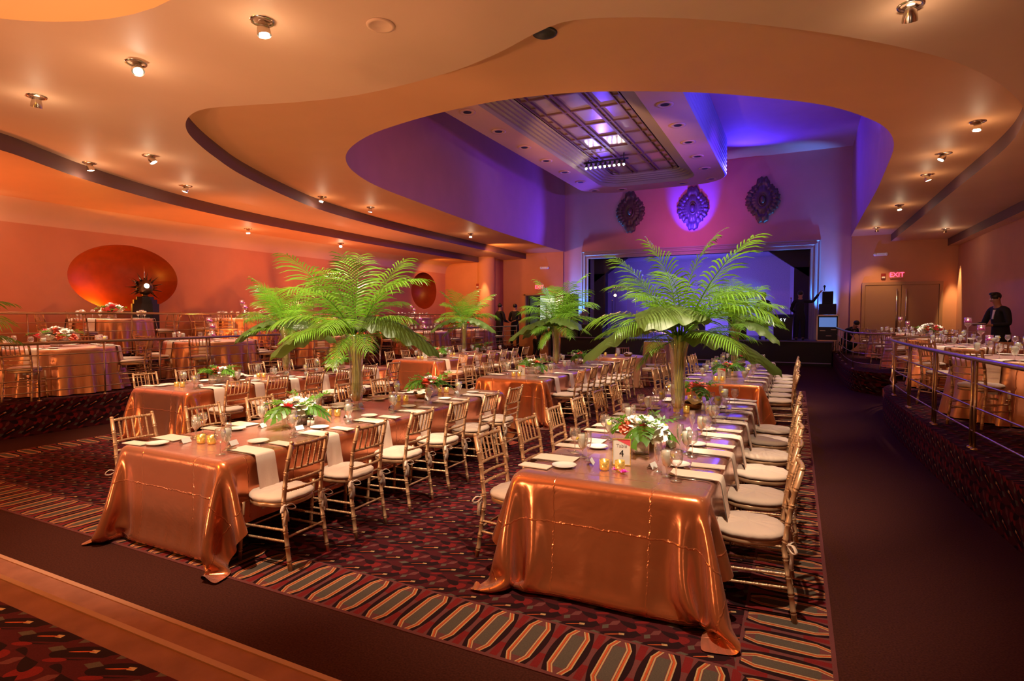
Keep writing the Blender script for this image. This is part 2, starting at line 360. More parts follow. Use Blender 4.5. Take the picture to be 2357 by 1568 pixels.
# carpets
def carpet(name, X0, X1, Y0, border=True, bright=1.0, vert=False):
    m = bpy.data.materials.new(name); m.use_nodes = True; nt = m.node_tree; b = nt.nodes['Principled BSDF']
    b.inputs['Roughness'].default_value = .95; b.inputs['Specular IOR Level'].default_value = .1
    g = nt.nodes.new('ShaderNodeNewGeometry'); sp = nt.nodes.new('ShaderNodeSeparateXYZ'); nt.links.new(g.outputs['Position'], sp.inputs[0])
    x = E(nt, sp.outputs[0]); y = E(nt, sp.outputs[1])
    if vert: x, y = y, E(nt, sp.outputs[2])
    def c3(r_, g_, b_):
        c = nt.nodes.new('ShaderNodeRGB'); c.outputs[0].default_value = (r_ * bright, g_ * bright, b_ * bright, 1); return c.outputs[0]
    def mixc(a, bb, f):
        q = nt.nodes.new('ShaderNodeMix'); q.data_type = 'RGBA'; nt.links.new(a, q.inputs['A']); nt.links.new(bb, q.inputs['B']); nt.links.new(f.x, q.inputs['Factor']); return q.outputs['Result']
    red = c3(.155, .012, .012); dark = c3(.018, .005, .006); grn = c3(.085, .06, .045); tan = c3(.42, .25, .12); mau = c3(.13, .035, .033); ora = c3(.42, .07, .02); brick = c3(.06, .008, .010)
    # body: a small repeating jazz pattern
    def body():
        nz = nt.nodes.new('ShaderNodeTexNoise'); nz.inputs['Scale'].default_value = 3.0; nt.links.new(g.outputs['Position'], nz.inputs['Vector'])
        wb = (E(nt, nz.outputs[0]) - .5) * .10
        ty = (y / .27) + wb; row = ty.fl(); v = ty.fr() - .5
        tx = (x / .24) + row * .37 + wb; u = tx.fr() - .5
        def el(cx, cy_, a, b_, th, pw=2):
            c_, s_ = math.cos(th), math.sin(th); du = (u - cx); du = du - (du + .5).fl() ; dv = v - cy_; dv = dv - (dv + .5).fl()
            p_ = (du * c_ + dv * s_) / a; q_ = (dv * c_ - du * s_) / b_
            return (p_ * p_ + q_ * q_).lt(1.0) if pw == 2 else ((p_.abs() + q_.abs()).lt(1.0) if pw == 1 else p_.abs().mx(q_.abs()).lt(1.0))
        c = brick
        c = mixc(c, red, el(.30, .28, .24, .15, .5)); c = mixc(c, mau, el(-.25, .35, .20, .09, .9, 1))
        c = mixc(c, dark, el(-.10, -.12, .50, .17, .38)); c = mixc(c, dark, el(.30, .10, .16, .13, 0, 1)); c = mixc(c, dark, el(.05, .44, .26, .12, -.5))
        c = mixc(c, grn, el(.40, -.20, .17, .08, .3, 1)); c = mixc(c, grn, el(-.42, .12, .12, .09, 1.2, 1))
        c = mixc(c, red, el(-.30, -.38, .18, .05, .38)); c = mixc(c, brick, el(.12, -.16, .40, .022, .38))
        c = mixc(c, tan, el(.02, -.02, .065, .035, .25, 0)); c = mixc(c, ora, el(-.16, -.10, .20, .016, .42))
        return c
    cc = body()
    if border:
        W = .47
        def motif(s_, t_):  # s along the border (repeats), t across, 0..1 from the outside
            s = ((s_ / .235).fr() - .5) * .235; a = s.abs(); tt = ((t_ - .5) * 2).abs()
            tap = (tt - .62).mx(0.0) * .10
            c = mau
            lens = (E(nt, 1.0) * 1 - tt * tt) * .040 + .064
            c = mixc(c, ora if False else red, a.gt(.096) * tt.gt(.35))
            c = mixc(c, dark, a.lt(lens) * tt.lt(.93))
            hexw = E(nt, .067) * 1 - tap
            c = mixc(c, mau, a.lt(hexw) * tt.lt(.95))
            b2 = a + tap
            for o_ in (.064, .053, .042): c = mixc(c, tan if o_ != .053 else ora, (b2 - o_).abs().lt(.0042) * tt.lt(.9))
            c = mixc(c, ora, (b2 - .0585).abs().lt(.0022) * tt.lt(.9))
            c = mixc(c, grn, b2.lt(.034) * tt.lt(.68))
            return c
        tyb = (y - Y0) / W; txr = (E(nt, X1) * 1 - x) / W; txl = (x - X0) / W
        cc = mixc(cc, motif(y, txr), txr.lt(1.0)); cc = mixc(cc, motif(y, txl), txl.lt(1.0))
        cc = mixc(cc, motif(x, tyb), tyb.lt(1.0) * txr.gt(tyb) * txl.gt(tyb))
        edge = txr.mn(txl).mn(tyb)
        cc = mixc(cc, mau, (edge - .02).abs().lt(.03)); cc = mixc(cc, mau, (edge - .99).abs().lt(.012))
    n = nt.nodes.new('ShaderNodeTexNoise'); n.inputs['Scale'].default_value = 250; nt.links.new(g.outputs['Position'], n.inputs['Vector'])
    vm = nt.nodes.new('ShaderNodeVectorMath'); vm.operation = 'SCALE'; nt.links.new(cc, vm.inputs[0]); nt.links.new((E(nt, n.outputs[0]) * .7 + .65).x, vm.inputs['Scale'])
    nt.links.new(vm.outputs[0], b.inputs['Base Color'])
    return m
M['carpet'] = carpet('patterned_carpet', -9.3, .22, 2.58)
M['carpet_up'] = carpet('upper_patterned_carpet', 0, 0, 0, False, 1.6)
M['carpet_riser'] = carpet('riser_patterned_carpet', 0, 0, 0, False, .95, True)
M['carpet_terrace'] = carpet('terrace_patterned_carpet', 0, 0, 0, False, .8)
# ------------------------------------------------------------ the room
ZO, ZA, ZB, ZC = 4.2, 4.45, 4.7, 8.0
XL, XR, YB, YF = -14.7, 4.9, -5.0, 24.5
S = 'structure'
fl = MB(); fl.box(XL - .2, YB, -.1, XR + .2, 30, 0)
fl.obj('floor', M['brown'], kind=S, smooth=False, label='plain dark brown carpet of the aisles on the lower level')
MB().box(-9.3, 2.58, 0, .22, 15.3, .006).obj('floor_patterned_carpet', M['carpet'], kind=S, smooth=False, label='red and black patterned carpet with striped borders')
MB().box(-7.6, 15.6, 0, -.9, 22.2, .02).obj('floor_dance', mat('dance_floor_gloss', (.42, .34, .5), .12, coat=.6, noise_amt=.1, nscale=3), kind=S, smooth=False, label='pale glossy dance floor before the stage')
# upper level and steps
MB().box(-10.25, YB, 0, 1.9, 1.24, .51).obj('floor_upper', M['carpet_up'], kind=S, smooth=False, label='patterned carpet of the upper level at the head of the steps')
o = MB().box(-10.25, 1.24, 0, 1.9, 1.55, .34).obj('floor_step_upper', M['step'], kind=S, smooth=False, label='upper of the two brown carpeted steps'); bevel(o, .018, 3)
o = MB().box(-10.25, 1.55, 0, 1.9, 1.88, .17).obj('floor_step_lower', M['step'], kind=S, smooth=False, label='lower of the two brown carpeted steps'); bevel(o, .018, 3)
MB().box(-10.25, 1.855, .168, 1.9, 1.884, .176).obj('trim_7', mat('step_edge', (.5, .24, .15), .9), kind=S, smooth=False, label='pale nosing strip of the lower step')  # lighter strip laid along each step edge
MB().box(-10.25, 1.525, .338, 1.9, 1.554, .346).obj('trim_8', bpy.data.materials['step_edge'], kind=S, smooth=False, label='pale nosing strip of the upper step')
def slab(name, outline, z0, z1, mt, mr, **k):
    b = MB(); n = len(outline)
    b.add([(p[0], p[1], z1) for p in outline], [tuple(range(n))]); b.mi = 1
    vs = []; prof = ((0, z0), (0, z1 - .03), (.012, z1 - .008), (.03, z1))
    ring = [[(p[0], p[1], z) for p in outline] for _, z in prof]
    for i in range(len(prof) - 1):
        a, c = ring[i], ring[i + 1]
        for j in range(n):
            q = (j + 1) % n; b.add([a[j], a[q], c[q], c[j]], [(0, 1, 2, 3)])
    return b.obj(name, [mt, mr], smooth=False, **k)
slab('floor_left_terrace', [(-12.72, YB), (-10.25, YB), (-10.25, 12.1), (-11.0, 12.1), (-11.0, 13.7), (-10.25, 13.7), (-10.25, 21.3), (-10.35, 22.0), (-12.72, 22.6)], 0, .5, M['carpet_terrace'], M['carpet_riser'], kind=S, label='raised left terrace with patterned carpet riser')
for i in range(2): MB().box(-11.0, 12.1, 0, -10.25 - .25 * (1 - i) - .0 + (0 if i else 0) , 13.7, .17 * (2 - i)).obj('floor_terrace_step', M['step'], kind=S, smooth=False, label=('upper' if i == 0 else 'lower') + ' carpeted step up to the left terrace')
slab('floor_upper_left_terrace', [(XL, YB), (-12.72, YB), (-12.72, 22.6), (XL, 22.6)], 0, .97, M['carpet_terrace'], M['carpet_riser'], kind=S, label='second higher terrace along the left wall')
rt = [(1.9, YB), (1.9, 1.0), (1.78, 3.2), (1.57, 5.4), (1.46, 7.0), (1.38, 8.8), (1.34, 10.4), (1.38, 11.8), (1.52, 12.6), (1.85, 13.3), (2.35, 13.7)]
rt = [tuple(p) for p in spline([(a, b, 0) for a, b in rt], 5)]
rt2 = [tuple(p) for p in spline([(a, b, 0) for a, b in [(2.35, 15.2), (1.75, 15.3), (1.32, 15.7), (1.15, 16.4), (1.1, 18), (1.12, 20), (1.15, 22.9), (1.15, 24.5)]], 5)]
slab('floor_right_terrace', [(XR, YB)][::-1] + [(p[0], p[1]) for p in rt] + [(p[0], p[1]) for p in rt2] + [(XR, 24.5)], 0, .5, M['carpet_terrace'], M['carpet_riser'], kind=S, label='raised right terrace with curved patterned carpet riser')
for i in range(2): MB().box(1.75 + .28 * i, 13.75, 0, 2.36, 15.2, .17 * (i + 1)).obj('floor_right_terrace_step', M['step'], kind=S, smooth=False, label=('lower', 'upper')[i] + ' step in the gap of the right terrace')
# stage
st = MB(); st.box(-9.05, 22.9, 0, 1.12, 28.6, .86).obj('floor_stage', M['dark'], kind=S, smooth=False, label='black fronted stage platform')
MB().box(-9.1, 22.82, .86, 1.14, 28.6, .9).obj('floor_stage_top', M['stagefloor'], kind=S, smooth=False, label='dark glossy stage deck with a lit lip')
MB().box(-9.05, 22.86, .1, 1.1, 22.9, .13).obj('trim_1', M['trim'], kind=S, smooth=False, label='thin pale strip along the foot of the stage front')
# walls
b = MB(); b.box(XL - .2, YB, 0, XL, 22.6, 4.6)
def ell(cy_, cz, a, h, tilt=0, n=64): return [(cy_ + a * math.cos(t) , cz + h * math.sin(t)) for t in [2 * PI * k / n for k in range(n)]]
def wall_left():
    import bmesh
    bm = bmesh.new(); es = []
    loops = [[(YB, 0), (22.6, 0), (22.6, 4.6), (YB, 4.6)], ell(8.4, 2.72, 1.28, .80), ell(20.9, 2.9, .95, .80)]
    for lp in loops:
        vs = [bm.verts.new((XL, p[0], p[1])) for p in lp]
        es += [bm.edges.new((vs[i], vs[(i + 1) % len(vs)])) for i in range(len(vs))]
    bmesh.ops.triangle_fill(bm, use_beauty=True, edges=es)
    me = bpy.data.meshes.new('wall_left'); bm.to_mesh(me); bm.free(); me.materials.append(M['wall'])
    put('wall_left', me, kind=S, label='orange plaster wall with two oval niches')
    for k, lp in enumerate(loops[1:]):
        m = MB(); rows = []
        cy0 = sum(p[0] for p in lp) / len(lp); cz0 = sum(p[1] for p in lp) / len(lp)
        for f, d in ((1, 0), (.99, .16), (.97, .32), (.92, .50), (.82, .66), (.62, .80), (.35, .88), (.001, .9)):
            rows.append([(XL - d, cy0 + (p[0] - cy0) * f, cz0 + (p[1] - cz0) * f) for p in lp + lp[:1]])
        m.grid(rows)
        m.obj('wall_left_niche', M['niche'], kind=S, label='red glowing oval niche ' + ('behind the spiked sculpture' if k == 0 else 'at the far end of the left wall'))
wall_left()
b = MB(); b.box(XL, 22.6, 0, -12.9, 22.75, 4.6); b.obj('wall_far_left_return', M['wall'], kind=S, smooth=False, label='orange return wall at the far left corner')
b = MB(); b.lathe([(.42, 0), (.42, 4.6)], (-12.75, 22.95, 0), 24); b.box(-12.9, 23.0, 0, -12.6, 24.5, 4.6); b.obj('wall_far_left_pier', M['wall'], kind=S, label='pale rounded pier at the far left')
# far wall with proscenium opening, two doors
b = MB()
OX0, OX1, OZ = -8.35, .42, 4.32
for x0, x1, z0, z1 in ((-12.9, -11.45, 0, 8), (-11.45, -9.9, 2.75, 8), (-9.9, OX0, 0, 8), (OX0, OX1, OZ, 8), (OX1, XR, 0, 8)):
    b.box(x0, 24.5, z0, x1, 24.7, z1)
b.obj('wall_far', M['dome'], kind=S, smooth=False, label='tall pink and purple lit wall around the stage opening')
MB().box(1.75, 24.42, 0, XR, 24.5, ZB).obj('wall_far_right', M['wall'], kind=S, smooth=False, label='orange wall with double doors at the far right')
b = MB(); b.box(-12.9, 24.42, 0, -11.45, 24.5, ZB); b.box(-11.45, 24.42, 2.75, -9.9, 24.5, ZB); b.box(-9.9, 24.42, 0, -9.55, 24.5, ZB)
b.obj('wall_far_left', M['wall'], kind=S, smooth=False, label='orange wall around the lit service doorway')
MB().box(XR, YB, 0, XR + .2, YF, 4.7).obj('wall_right', M['wall'], kind=S, smooth=False, label='dark orange side wall on the right')
MB().box(XL, YB - .2, 0, XR, YB, 4.7).obj('wall_back', M['wall'], kind=S, smooth=False, label='wall behind the camera')
# stage interior
b = MB()
b.box(-7.6, 28.2, .9, -.3, 28.3, 5.2); b.box(OX0 - .3, 24.7, OZ + .15, OX1 + .3, 28.3, OZ + .3)
b.add([(OX0 - .1, 24.7, .9), (-7.6, 28.2, .9), (-7.6, 28.2, 5), (OX0 - .1, 24.7, 5)], [(0, 1, 2, 3)])
b.add([(OX1 + .1, 24.7, .9), (-.3, 28.2, .9), (-.3, 28.2, 5), (OX1 + .1, 24.7, 5)], [(0, 1, 2, 3)])
b.obj('wall_stage', M['stageback'], kind=S, smooth=False, label='lavender lit back wall of the stage')
b = MB()
for s, xe in ((1, OX0), (-1, OX1)):
    b.add([(xe, 25.2, 4.4), (xe + s * 1.5, 25.2, 4.4), (xe, 25.2, 3.3), (xe, 25.6, 4.4), (xe + s * 1.5, 25.6, 4.4), (xe, 25.6, 3.3)], [(0, 1, 2), (3, 5, 4), (1, 4, 5, 2), (0, 3, 4, 1)])
    b.box(min(xe, xe + s * .55), 25.2, .9, max(xe, xe + s * .55), 25.6, 3.7)
b.obj('trim_2', mat('dark_stage_wing', (.05, .035, .07), .8), kind=S, smooth=False, label='dark corner wings inside the stage opening')
b = MB(); rows = []
for o_, d in ((.34, 0), (.34, .05), (.30, .06), (.27, .03), (.24, .03), (.20, .08), (.15, .09), (.12, .05), (.08, .05), (.05, .08), (.0, .08), (0, -.2)):
    rows.append([(OX0 - o_, 24.5 - d, .9), (OX0 - o_, 24.5 - d, OZ + o_), (OX1 + o_, 24.5 - d, OZ + o_), (OX1 + o_, 24.5 - d, .9)])
b.grid(rows)
b.obj('trim_3', M['trim'], kind=S, smooth=False, label='stepped moulding framing the stage opening')
# ceilings
A_left = [(-9.9, YB), (-9.9, 1), (-10.05, 3), (-10.38, 4.22), (-10.8, 4.95), (-11.27, 5.75), (-11.75, 6.85), (-12.2, 8.2), (-12.55, 10), (-12.75, 12.4), (-12.88, 16.5), (-12.9, 22.6), (-12.9, YF)]
B_open = [(-11.4, YF), (-11.35, 18), (-11.2, 14), (-10.82, 11.2), (-10.3, 9.5), (-9.45, 7.57), (-8.75, 6.45), (-8.2, 5.72), (-7.8, 5.32), (-7.34, 5.04), (-6.85, 4.93), (-6.2, 5.1), (-5.56, 5.3), (-4.9, 5.43), (-4.2, 5.45), (-3.37, 5.38), (-2.75, 5.22), (-2.25, 5.02), (-1.88, 4.95), (-1.38, 5.13), (-.8, 5.46), (-.17, 5.93), (.4, 6.42), (.98, 7.0), (1.5, 7.62), (2.05, 8.5), (2.55, 9.6), (2.82, 10.8), (2.92, 12.2), (2.93, 15), (2.95, 19), (2.95, YF)]
C_open = [(-9.5, YF), (-9.42, 21), (-9.3, 18), (-9.05, 15.2), (-8.75, 12.4), (-8.5, 10.4), (-8.15, 9.25), (-7.68, 8.42), (-7.05, 7.8), (-6.2, 7.34), (-5.3, 7.1), (-4.45, 6.98), (-3.6, 6.97), (-2.75, 7.12), (-2, 7.42), (-1.15, 7.9), (-.44, 8.44), (.28, 9.1), (.82, 9.88), (1.2, 10.7), (1.43, 11.8), (1.52, 13.5), (1.6, 16), (1.65, 20), (1.72, YF)]
AL = [tuple(p)[:2] for p in spline([(a, b_, 0) for a, b_ in A_left], 5)]
BO = [tuple(p)[:2] for p in spline([(a, b_, 0) for a, b_ in B_open], 5)]
CO = [tuple(p)[:2] for p in spline([(a, b_, 0) for a, b_ in C_open], 5)]
YO = [(-5.0 + 2.1 * math.cos(t), 1.25 + 1.9 * math.sin(t)) for t in [2 * PI * k / 48 for k in range(48)]]
plate('ceiling_outer_left', [(XL, YB)] + [(XL, YF)] + AL[::-1], [], ZO, M['ceil_b'], kind=S, label='lowest orange ceiling band along the left wall')
plate('ceiling_lower', AL + BO + [(4.6, YF), (4.6, YB)], [YO], ZA, M['ceil'], kind=S, label='tan curving ceiling with spotlights nearest the camera')
plate('ceiling_outer_right', [(4.6, YB), (4.6, YF), (XR, YF), (XR, YB)], [], ZO, M['ceil'], kind=S, label='lowest ceiling strip at the right wall')
plate('ceiling_middle', BO + CO[::-1], [], ZB, M['ceil_b'], kind=S, label='orange middle ceiling band around the dome')
plate('ceiling_dome', CO, [], ZC, M['dome'], kind=S, label='high purple ceiling over the dance floor')
def strip(name, pts, z0, z1, mt, label, prof=None, close=False):
    b = MB(); P = pts + (pts[:1] if close else [])
    rows = [[(p[0], p[1], z0) for p in P], [(p[0], p[1], z1) for p in P]]
    b.grid(rows); return b.obj(name, mt, kind=S, label=label)
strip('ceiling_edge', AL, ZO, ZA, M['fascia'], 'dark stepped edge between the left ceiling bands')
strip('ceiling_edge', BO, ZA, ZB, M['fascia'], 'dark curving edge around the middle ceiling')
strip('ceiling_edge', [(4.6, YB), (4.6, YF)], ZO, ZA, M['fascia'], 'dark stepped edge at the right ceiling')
strip('ceiling_dome_wall', CO, ZB, ZC, M['dome'], 'curved purple upper wall around the dome')
b = MB(); rows = []
for f, z in ((1, ZA), (1, ZA + .25), (.9, ZA + .42), (.6, ZA + .6), (.3, ZA + .66), (.001, ZA + .68)):
    rows.append([(-5 + (p[0] + 5) * f, 1.25 + (p[1] - 1.25) * f, z) for p in YO + YO[:1]])
b.grid(rows); b.obj('ceiling_recess', M['ceil'], kind=S, label='yellow lit oval recess in the near ceiling')
lamp('POINT', (-5.0, 1.2, ZA + .1), 34, (1, .48, .04), .1, name='recess_lamp_light')
# cornice between left wall and outer ceiling
b = MB(); rows = []
for k in range(7):
    a = PI / 2 * k / 6; rows.append([(XL + .45 - .45 * math.cos(a) + .001, y, ZO - .45 + .45 * math.sin(a)) for y in (YB, 22.6)])
b.grid(rows); b.obj('trim_4', M['ceil'], kind=S, label='soft coved joint of left wall and ceiling')
# doors at the right of the far wall
for k, (x0, x1) in enumerate(((2.2, 3.3), (3.3, 4.4))):
    d = MB().box(x0 + .01, 24.36, .5, x1 - .01, 24.42, 2.9).obj('door_%d' % (k + 1), M['door'], kind=S, smooth=False, label='%s leaf of the tan double door' % ('left', 'right')[k])
    hx = (x1 - .14) if k == 0 else (x0 + .14)
    h = MB(); h.tube([(hx, 24.36, .95), (hx, 24.30, .95)], .012); h.tube([(hx, 24.30, .93), (hx, 24.30, 2.75)], .022, 10); h.tube([(hx, 24.36, 2.7), (hx, 24.30, 2.7)], .012)
    h.obj('handle', M['chrome'], d)
    MB().box(x0 + .05, 24.30, 1.18, x1 - .2, 24.36, 1.28).obj('push_bar', M['chrome'], d, smooth=False)
b = MB(); b.box(2.1, 24.34, .5, 2.2, 24.43, 3.0); b.box(4.4, 24.34, .5, 4.5, 24.43, 3.0); b.box(2.2, 24.34, 2.9, 4.4, 24.43, 3.0)
b.obj('trim_5', M['door'], kind=S, smooth=False, label='frame of the double door')
# service doorway left
MB().box(-11.45, 26.2, 0, -9.9, 26.3, 2.8).obj('wall_service', M['butter'], kind=S, smooth=False, label='bright pantry seen through the service doorway')
b = MB(); b.box(-11.5, 24.38, 0, -11.42, 24.5, 2.8); b.box(-9.94, 24.38, 0, -9.86, 24.5, 2.8); b.box(-11.5, 24.38, 2.75, -9.86, 24.5, 2.83)
b.obj('trim_6', M['door'], kind=S, smooth=False, label='frame of the service doorway')
d = MB().box(-11.4, 24.75, 0, -11.34, 25.6, 2.7).obj('door_3', M['dark'], kind=S, smooth=False, label='open dark door of the service doorway')
MB().tube([(-11.32, 25.45, 1.0), (-11.27, 25.45, 1.0), (-11.27, 25.35, 1.0)], .015).obj('door_handle', M['chrome'], d)
b = MB(); b.box(-10.9, 25.6, .4, -10.0, 26.1, .45)
for z in (.9, 1.4, 1.9): b.box(-10.9, 25.6, z, -10.0, 26.1, z + .04)
for x in (-10.9, -10.04): b.box(x, 25.6, 0, x + .04, 26.1, 2.2)
sh = b.obj('service_shelf', M['chrome'], smooth=False, label='metal service shelf with red racks inside the doorway', cat='shelf')
for z in (.94, 1.44):
    MB().box(-10.8, 25.65, z, -10.15, 26.05, z + .25).obj('rack', M['coral_petal'], sh, smooth=False)
# exit signs, strobes, emergency lights
def text_mesh(s, size, mt, parent, loc, rot, extrude=.004, name='lettering'):
    c = bpy.data.curves.new(name, 'FONT'); c.body = s; c.size = size; c.extrude = extrude; c.align_x = 'CENTER'; c.align_y = 'CENTER'
    c.materials.append(mt); o = bpy.data.objects.new(name, c); col.objects.link(o)
    if parent: o.parent = parent
    o.location = loc; o.rotation_euler = rot
    bpy.context.view_layer.update(); me = bpy.data.meshes.new_from_object(o); q = bpy.data.objects.new(name, me); col.objects.link(q)
    q.parent = parent; q.location = loc; q.rotation_euler = rot; bpy.data.objects.remove(o); return q
def exit_sign(x, y, z, label):
    r = empty('exit_sign', (x, y, z), 0, label, 'sign', 'exit signs')
    bb = MB().box(-.2, -.05, -.12, .2, 0, .12).obj('sign_box', M['exitbox'], r, smooth=False)
    text_mesh('EXIT', .22, M['exit'], r, (0, -.056, 0), (R(90), 0, 0))
exit_sign(3.15, 24.42, 3.25, 'red EXIT sign above the tan double doors'); exit_sign(-10.7, 24.42, 3.12, 'red EXIT sign above the service doorway on the left')
for x, y, z, l in ((2.75, 24.42, 3.22, 'small red fire strobe beside the right EXIT sign'), (-12.95, 22.6, 3.15, 'small red fire strobe on the far left return wall')):
    r = empty('fire_strobe', (x, y, z), 0, l, 'alarm', 'fire strobes')
    bevel(MB().box(-.07, -.05, -.1, .07, 0, .1).obj('housing', mat('strobe_red', (.3, .02, .02), .4), r, smooth=False)); MB().box(-.05, -.07, -.08, .05, -.05, -.02).obj('lens', M['card'], r, smooth=False)
for x, z, l in ((2.65, 4.0, 'white twin emergency light high on the right orange wall'), (-10.45, 4.0, 'white twin emergency light above the service doorway')):
    r = empty('emergency_light', (x, 24.42, z), 0, l, 'light', 'emergency lights')
    bevel(MB().box(-.14, -.08, -.05, .14, 0, .05).obj('housing', M['card'], r, smooth=False))
    for s in (-1, 1): MB().ball((s * .17, -.06, 0), .06, 12, 8).obj('lamp_head', M['card'], r)
# ------------------------------------------------------------ big hanging ceiling box
def rrect(x0, x1, y0, y1, r, n=8):
    out = []
    for cx, cy_, a0 in ((x1 - r, y1 - r, 0), (x0 + r, y1 - r, 90), (x0 + r, y0 + r, 180), (x1 - r, y0 + r, 270)):
        for k in range(n + 1):
            a = R(a0 + 90 * k / n); out.append((cx + r * math.cos(a), cy_ + r * math.sin(a)))
    return out
def ceiling_box():
    r = empty('ceiling_light_box', (0, 0, 0), 0, 'huge hanging ceiling box with gridded mirror panels and fluted blue side', 'ceiling fixture')
    X0, X1, Y0, Y1, Z = -7.73, -2.35, 9.2, 22.6, 6.73
    def ring(name, a, b, za, zb, mt, **k):
        m = MB(); m.grid([[(p[0], p[1], za) for p in a + a[:1]], [(p[0], p[1], zb) for p in b + b[:1]]]); return m.obj(name, mt, r, **k)
    o0 = rrect(X0, X1, Y0, Y1, 1.2); o1 = rrect(X0 + .95, X1 - .95, Y0 + .95, Y1 - .95, .75)
    o2 = rrect(X0 + 1.0, X1 - 1.0, Y0 + 1.0, Y1 - 1.0, .7); o3 = rrect(X0 + 1.45, X1 - 1.45, Y0 + 1.45, Y1 - 1.45, .35)
    ring('rim', o0, o1, Z, Z, M['ceil'])
    ring('rim_step', o1, o2, Z, Z + .07, M['soffit'])
    m = MB(); rows = []
    for q in range(6):
        i = q / 5; a = rrect(X0 + 1.0 + .5 * i, X1 - 1.0 - .5 * i, Y0 + 1.0 + .5 * i, Y1 - 1.0 - .5 * i, .7 - .06 * q)
        z = Z + .07 + .05 * q
        rows.append([(p[0], p[1], z) for p in a + a[:1]]); rows.append([(p[0], p[1], z + .05) for p in a + a[:1]])
    m.grid(rows); m.obj('cornice', M['soffit'], r, smooth=False)
    # fluted outer side bulging towards the ceiling
    m = MB(); rows = []
    for q in range(0, 49):
        t = q / 48; off = .10 * math.sin(t * PI) ; z = Z + (ZC - Z) * t
        fl_ = .06 * abs(math.sin(t * PI * 9))
        a = rrect(X0 - off * 0 - fl_, X1 + fl_, Y0 - fl_, Y1 + fl_, 1.2)
        rows.append([(p[0], p[1], z) for p in a + a[:1]])
    m.grid(rows); m.obj('fluted_side', M['flute'], r)
    gx0, gx1, gy0, gy1, gz = X0 + 1.5, X1 - 1.5, Y0 + 1.5, Y1 - 1.5, Z + .38
    MB().box(gx0, gy0, gz, gx1, gy1, gz + .02).obj('panel', M['mirror'], r, smooth=False)
    m = MB()
    W = gx1 - gx0
    for f, wd in ((0, .06), (.09, .03), (.30, .04), (.36, .08), (.64, .08), (.70, .04), (.91, .03), (1, .06)):
        x = gx0 + W * f; m.box(x - wd / 2, gy0, gz - .06, x + wd / 2, gy1, gz)
    n = 9
    for k in range(n + 1):
        y = gy0 + (gy1 - gy0) * k / n; m.box(gx0, y - .03, gz - .05, gx1, y + .03, gz)
        if k < n:
            for f0, f1 in ((0, .09), (.91, 1)): m.box(gx0 + W * f0, y + .55, gz - .04, gx0 + W * f1, y + .6, gz)
            for f0, f1 in ((.30, .36), (.64, .70)): m.box(gx0 + W * f0, y + .7, gz - .04, gx0 + W * f1, y + .74, gz)
    m.obj('grid_bars', M['muntin'], r, smooth=False)
    n = 0
    for side, x in (('l', X0 + .5), ('r', X1 - .5)):
        for y in [10.5 + 1.62 * k for k in range(8)]:
            m = MB(); m.lathe([(.20, 0), (.20, -.02), (.13, -.02), (.11, .0), (.0001, .004)], (x, y, Z - .005), 20); m.mi = 1
            m.lathe([(.10, -.021), (.0001, -.021)], (x, y, Z), 16)
            m.obj('downlight_ring', [M['ceil'], M['dark']], r)
    for x in (-6.2, -3.9):
        m = MB(); m.lathe([(.20, 0), (.20, -.02), (.13, -.02), (.11, 0), (.0001, .004)], (x, Y1 - .5, Z - .005), 20); m.mi = 1
        m.lathe([(.10, -.021), (.0001, -.021)], (x, Y1 - .5, Z), 16); m.obj('downlight_ring', [M['ceil'], M['dark']], r)
    # stage bar with lamps
    bar = empty('light_bar', (0, 0, 0), 0, 'bar of small white stage lamps hung under the gridded ceiling panel', 'stage lights')
    yb = 18.55
    m = MB(); m.tube([(-6.5, yb, 6.92), (-5.0, yb, 6.92)], .03); m.tube([(-6.35, yb, 6.92), (-6.35, yb, gz)], .02); m.tube([(-5.15, yb, 6.92), (-5.15, yb, gz)], .02)
    m.obj('bar', M['dark'], bar)
    for k in range(9):
        x = -6.4 + .16 * k
        q = MB(); q.tube([(x, yb, 6.92), (x, yb - .05, 6.84)], .012); q.tube([(x, yb - .03, 6.86), (x, yb - .10, 6.72)], [.035, .05], 12); q.mi = 1
        q.ball((x, yb - .11, 6.71), .038, 10, 6); q.obj('lamp_head', [M['dark'], M['bulb']], bar)
ceiling_box()
for x, z, l in ((-6.49, 6.25, 'left dark carved oval medallion on the stage wall'), (-3.9, 6.2, 'central carved medallion lit blue above the stage'), (-1.28, 6.3, 'right dark carved oval medallion on the stage wall')):
    m = MB(); n = 192; rows = []
    for f, h in ((1.0, 0), (1.0, .05), (.93, .10), (.84, .07), (.78, .12), (.68, .07), (.58, .06), (.53, .12), (.48, .05), (.44, .05), (.40, .12), (.34, .05), (.30, .05), (.24, .17), (.12, .2), (.001, .21)):
        row = []
        for k in range(n + 1):
            a = 2 * PI * k / n; c, s = math.cos(a), math.sin(a)
            base = 1 / (abs(c / .56) ** 1.75 + abs(s / .66) ** 1.9) ** (1 / 1.9) + .20 * max(0, (abs(s) - .90) / .10) ** 1.5
            lob = 1 + .085 * abs(math.sin(a * 8)) * (f > .5) + .03 * math.sin(a * 32) * (f > .7)
            rr = (base * lob * f) if f > .5 else f * (.62 * (.56 * .88) / math.hypot(.88 * c, .56 * s) + .0)
            row.append((rr * c, -h - (.035 * abs(math.sin(a * 10)) if .6 < f < .95 else 0), rr * s))
        rows.append(row)
    m.grid(rows); m.obj('wall_medallion', M['relief'], loc=(x, 24.5, z), label=l, cat='medallion', group='carved medallions on the stage wall')
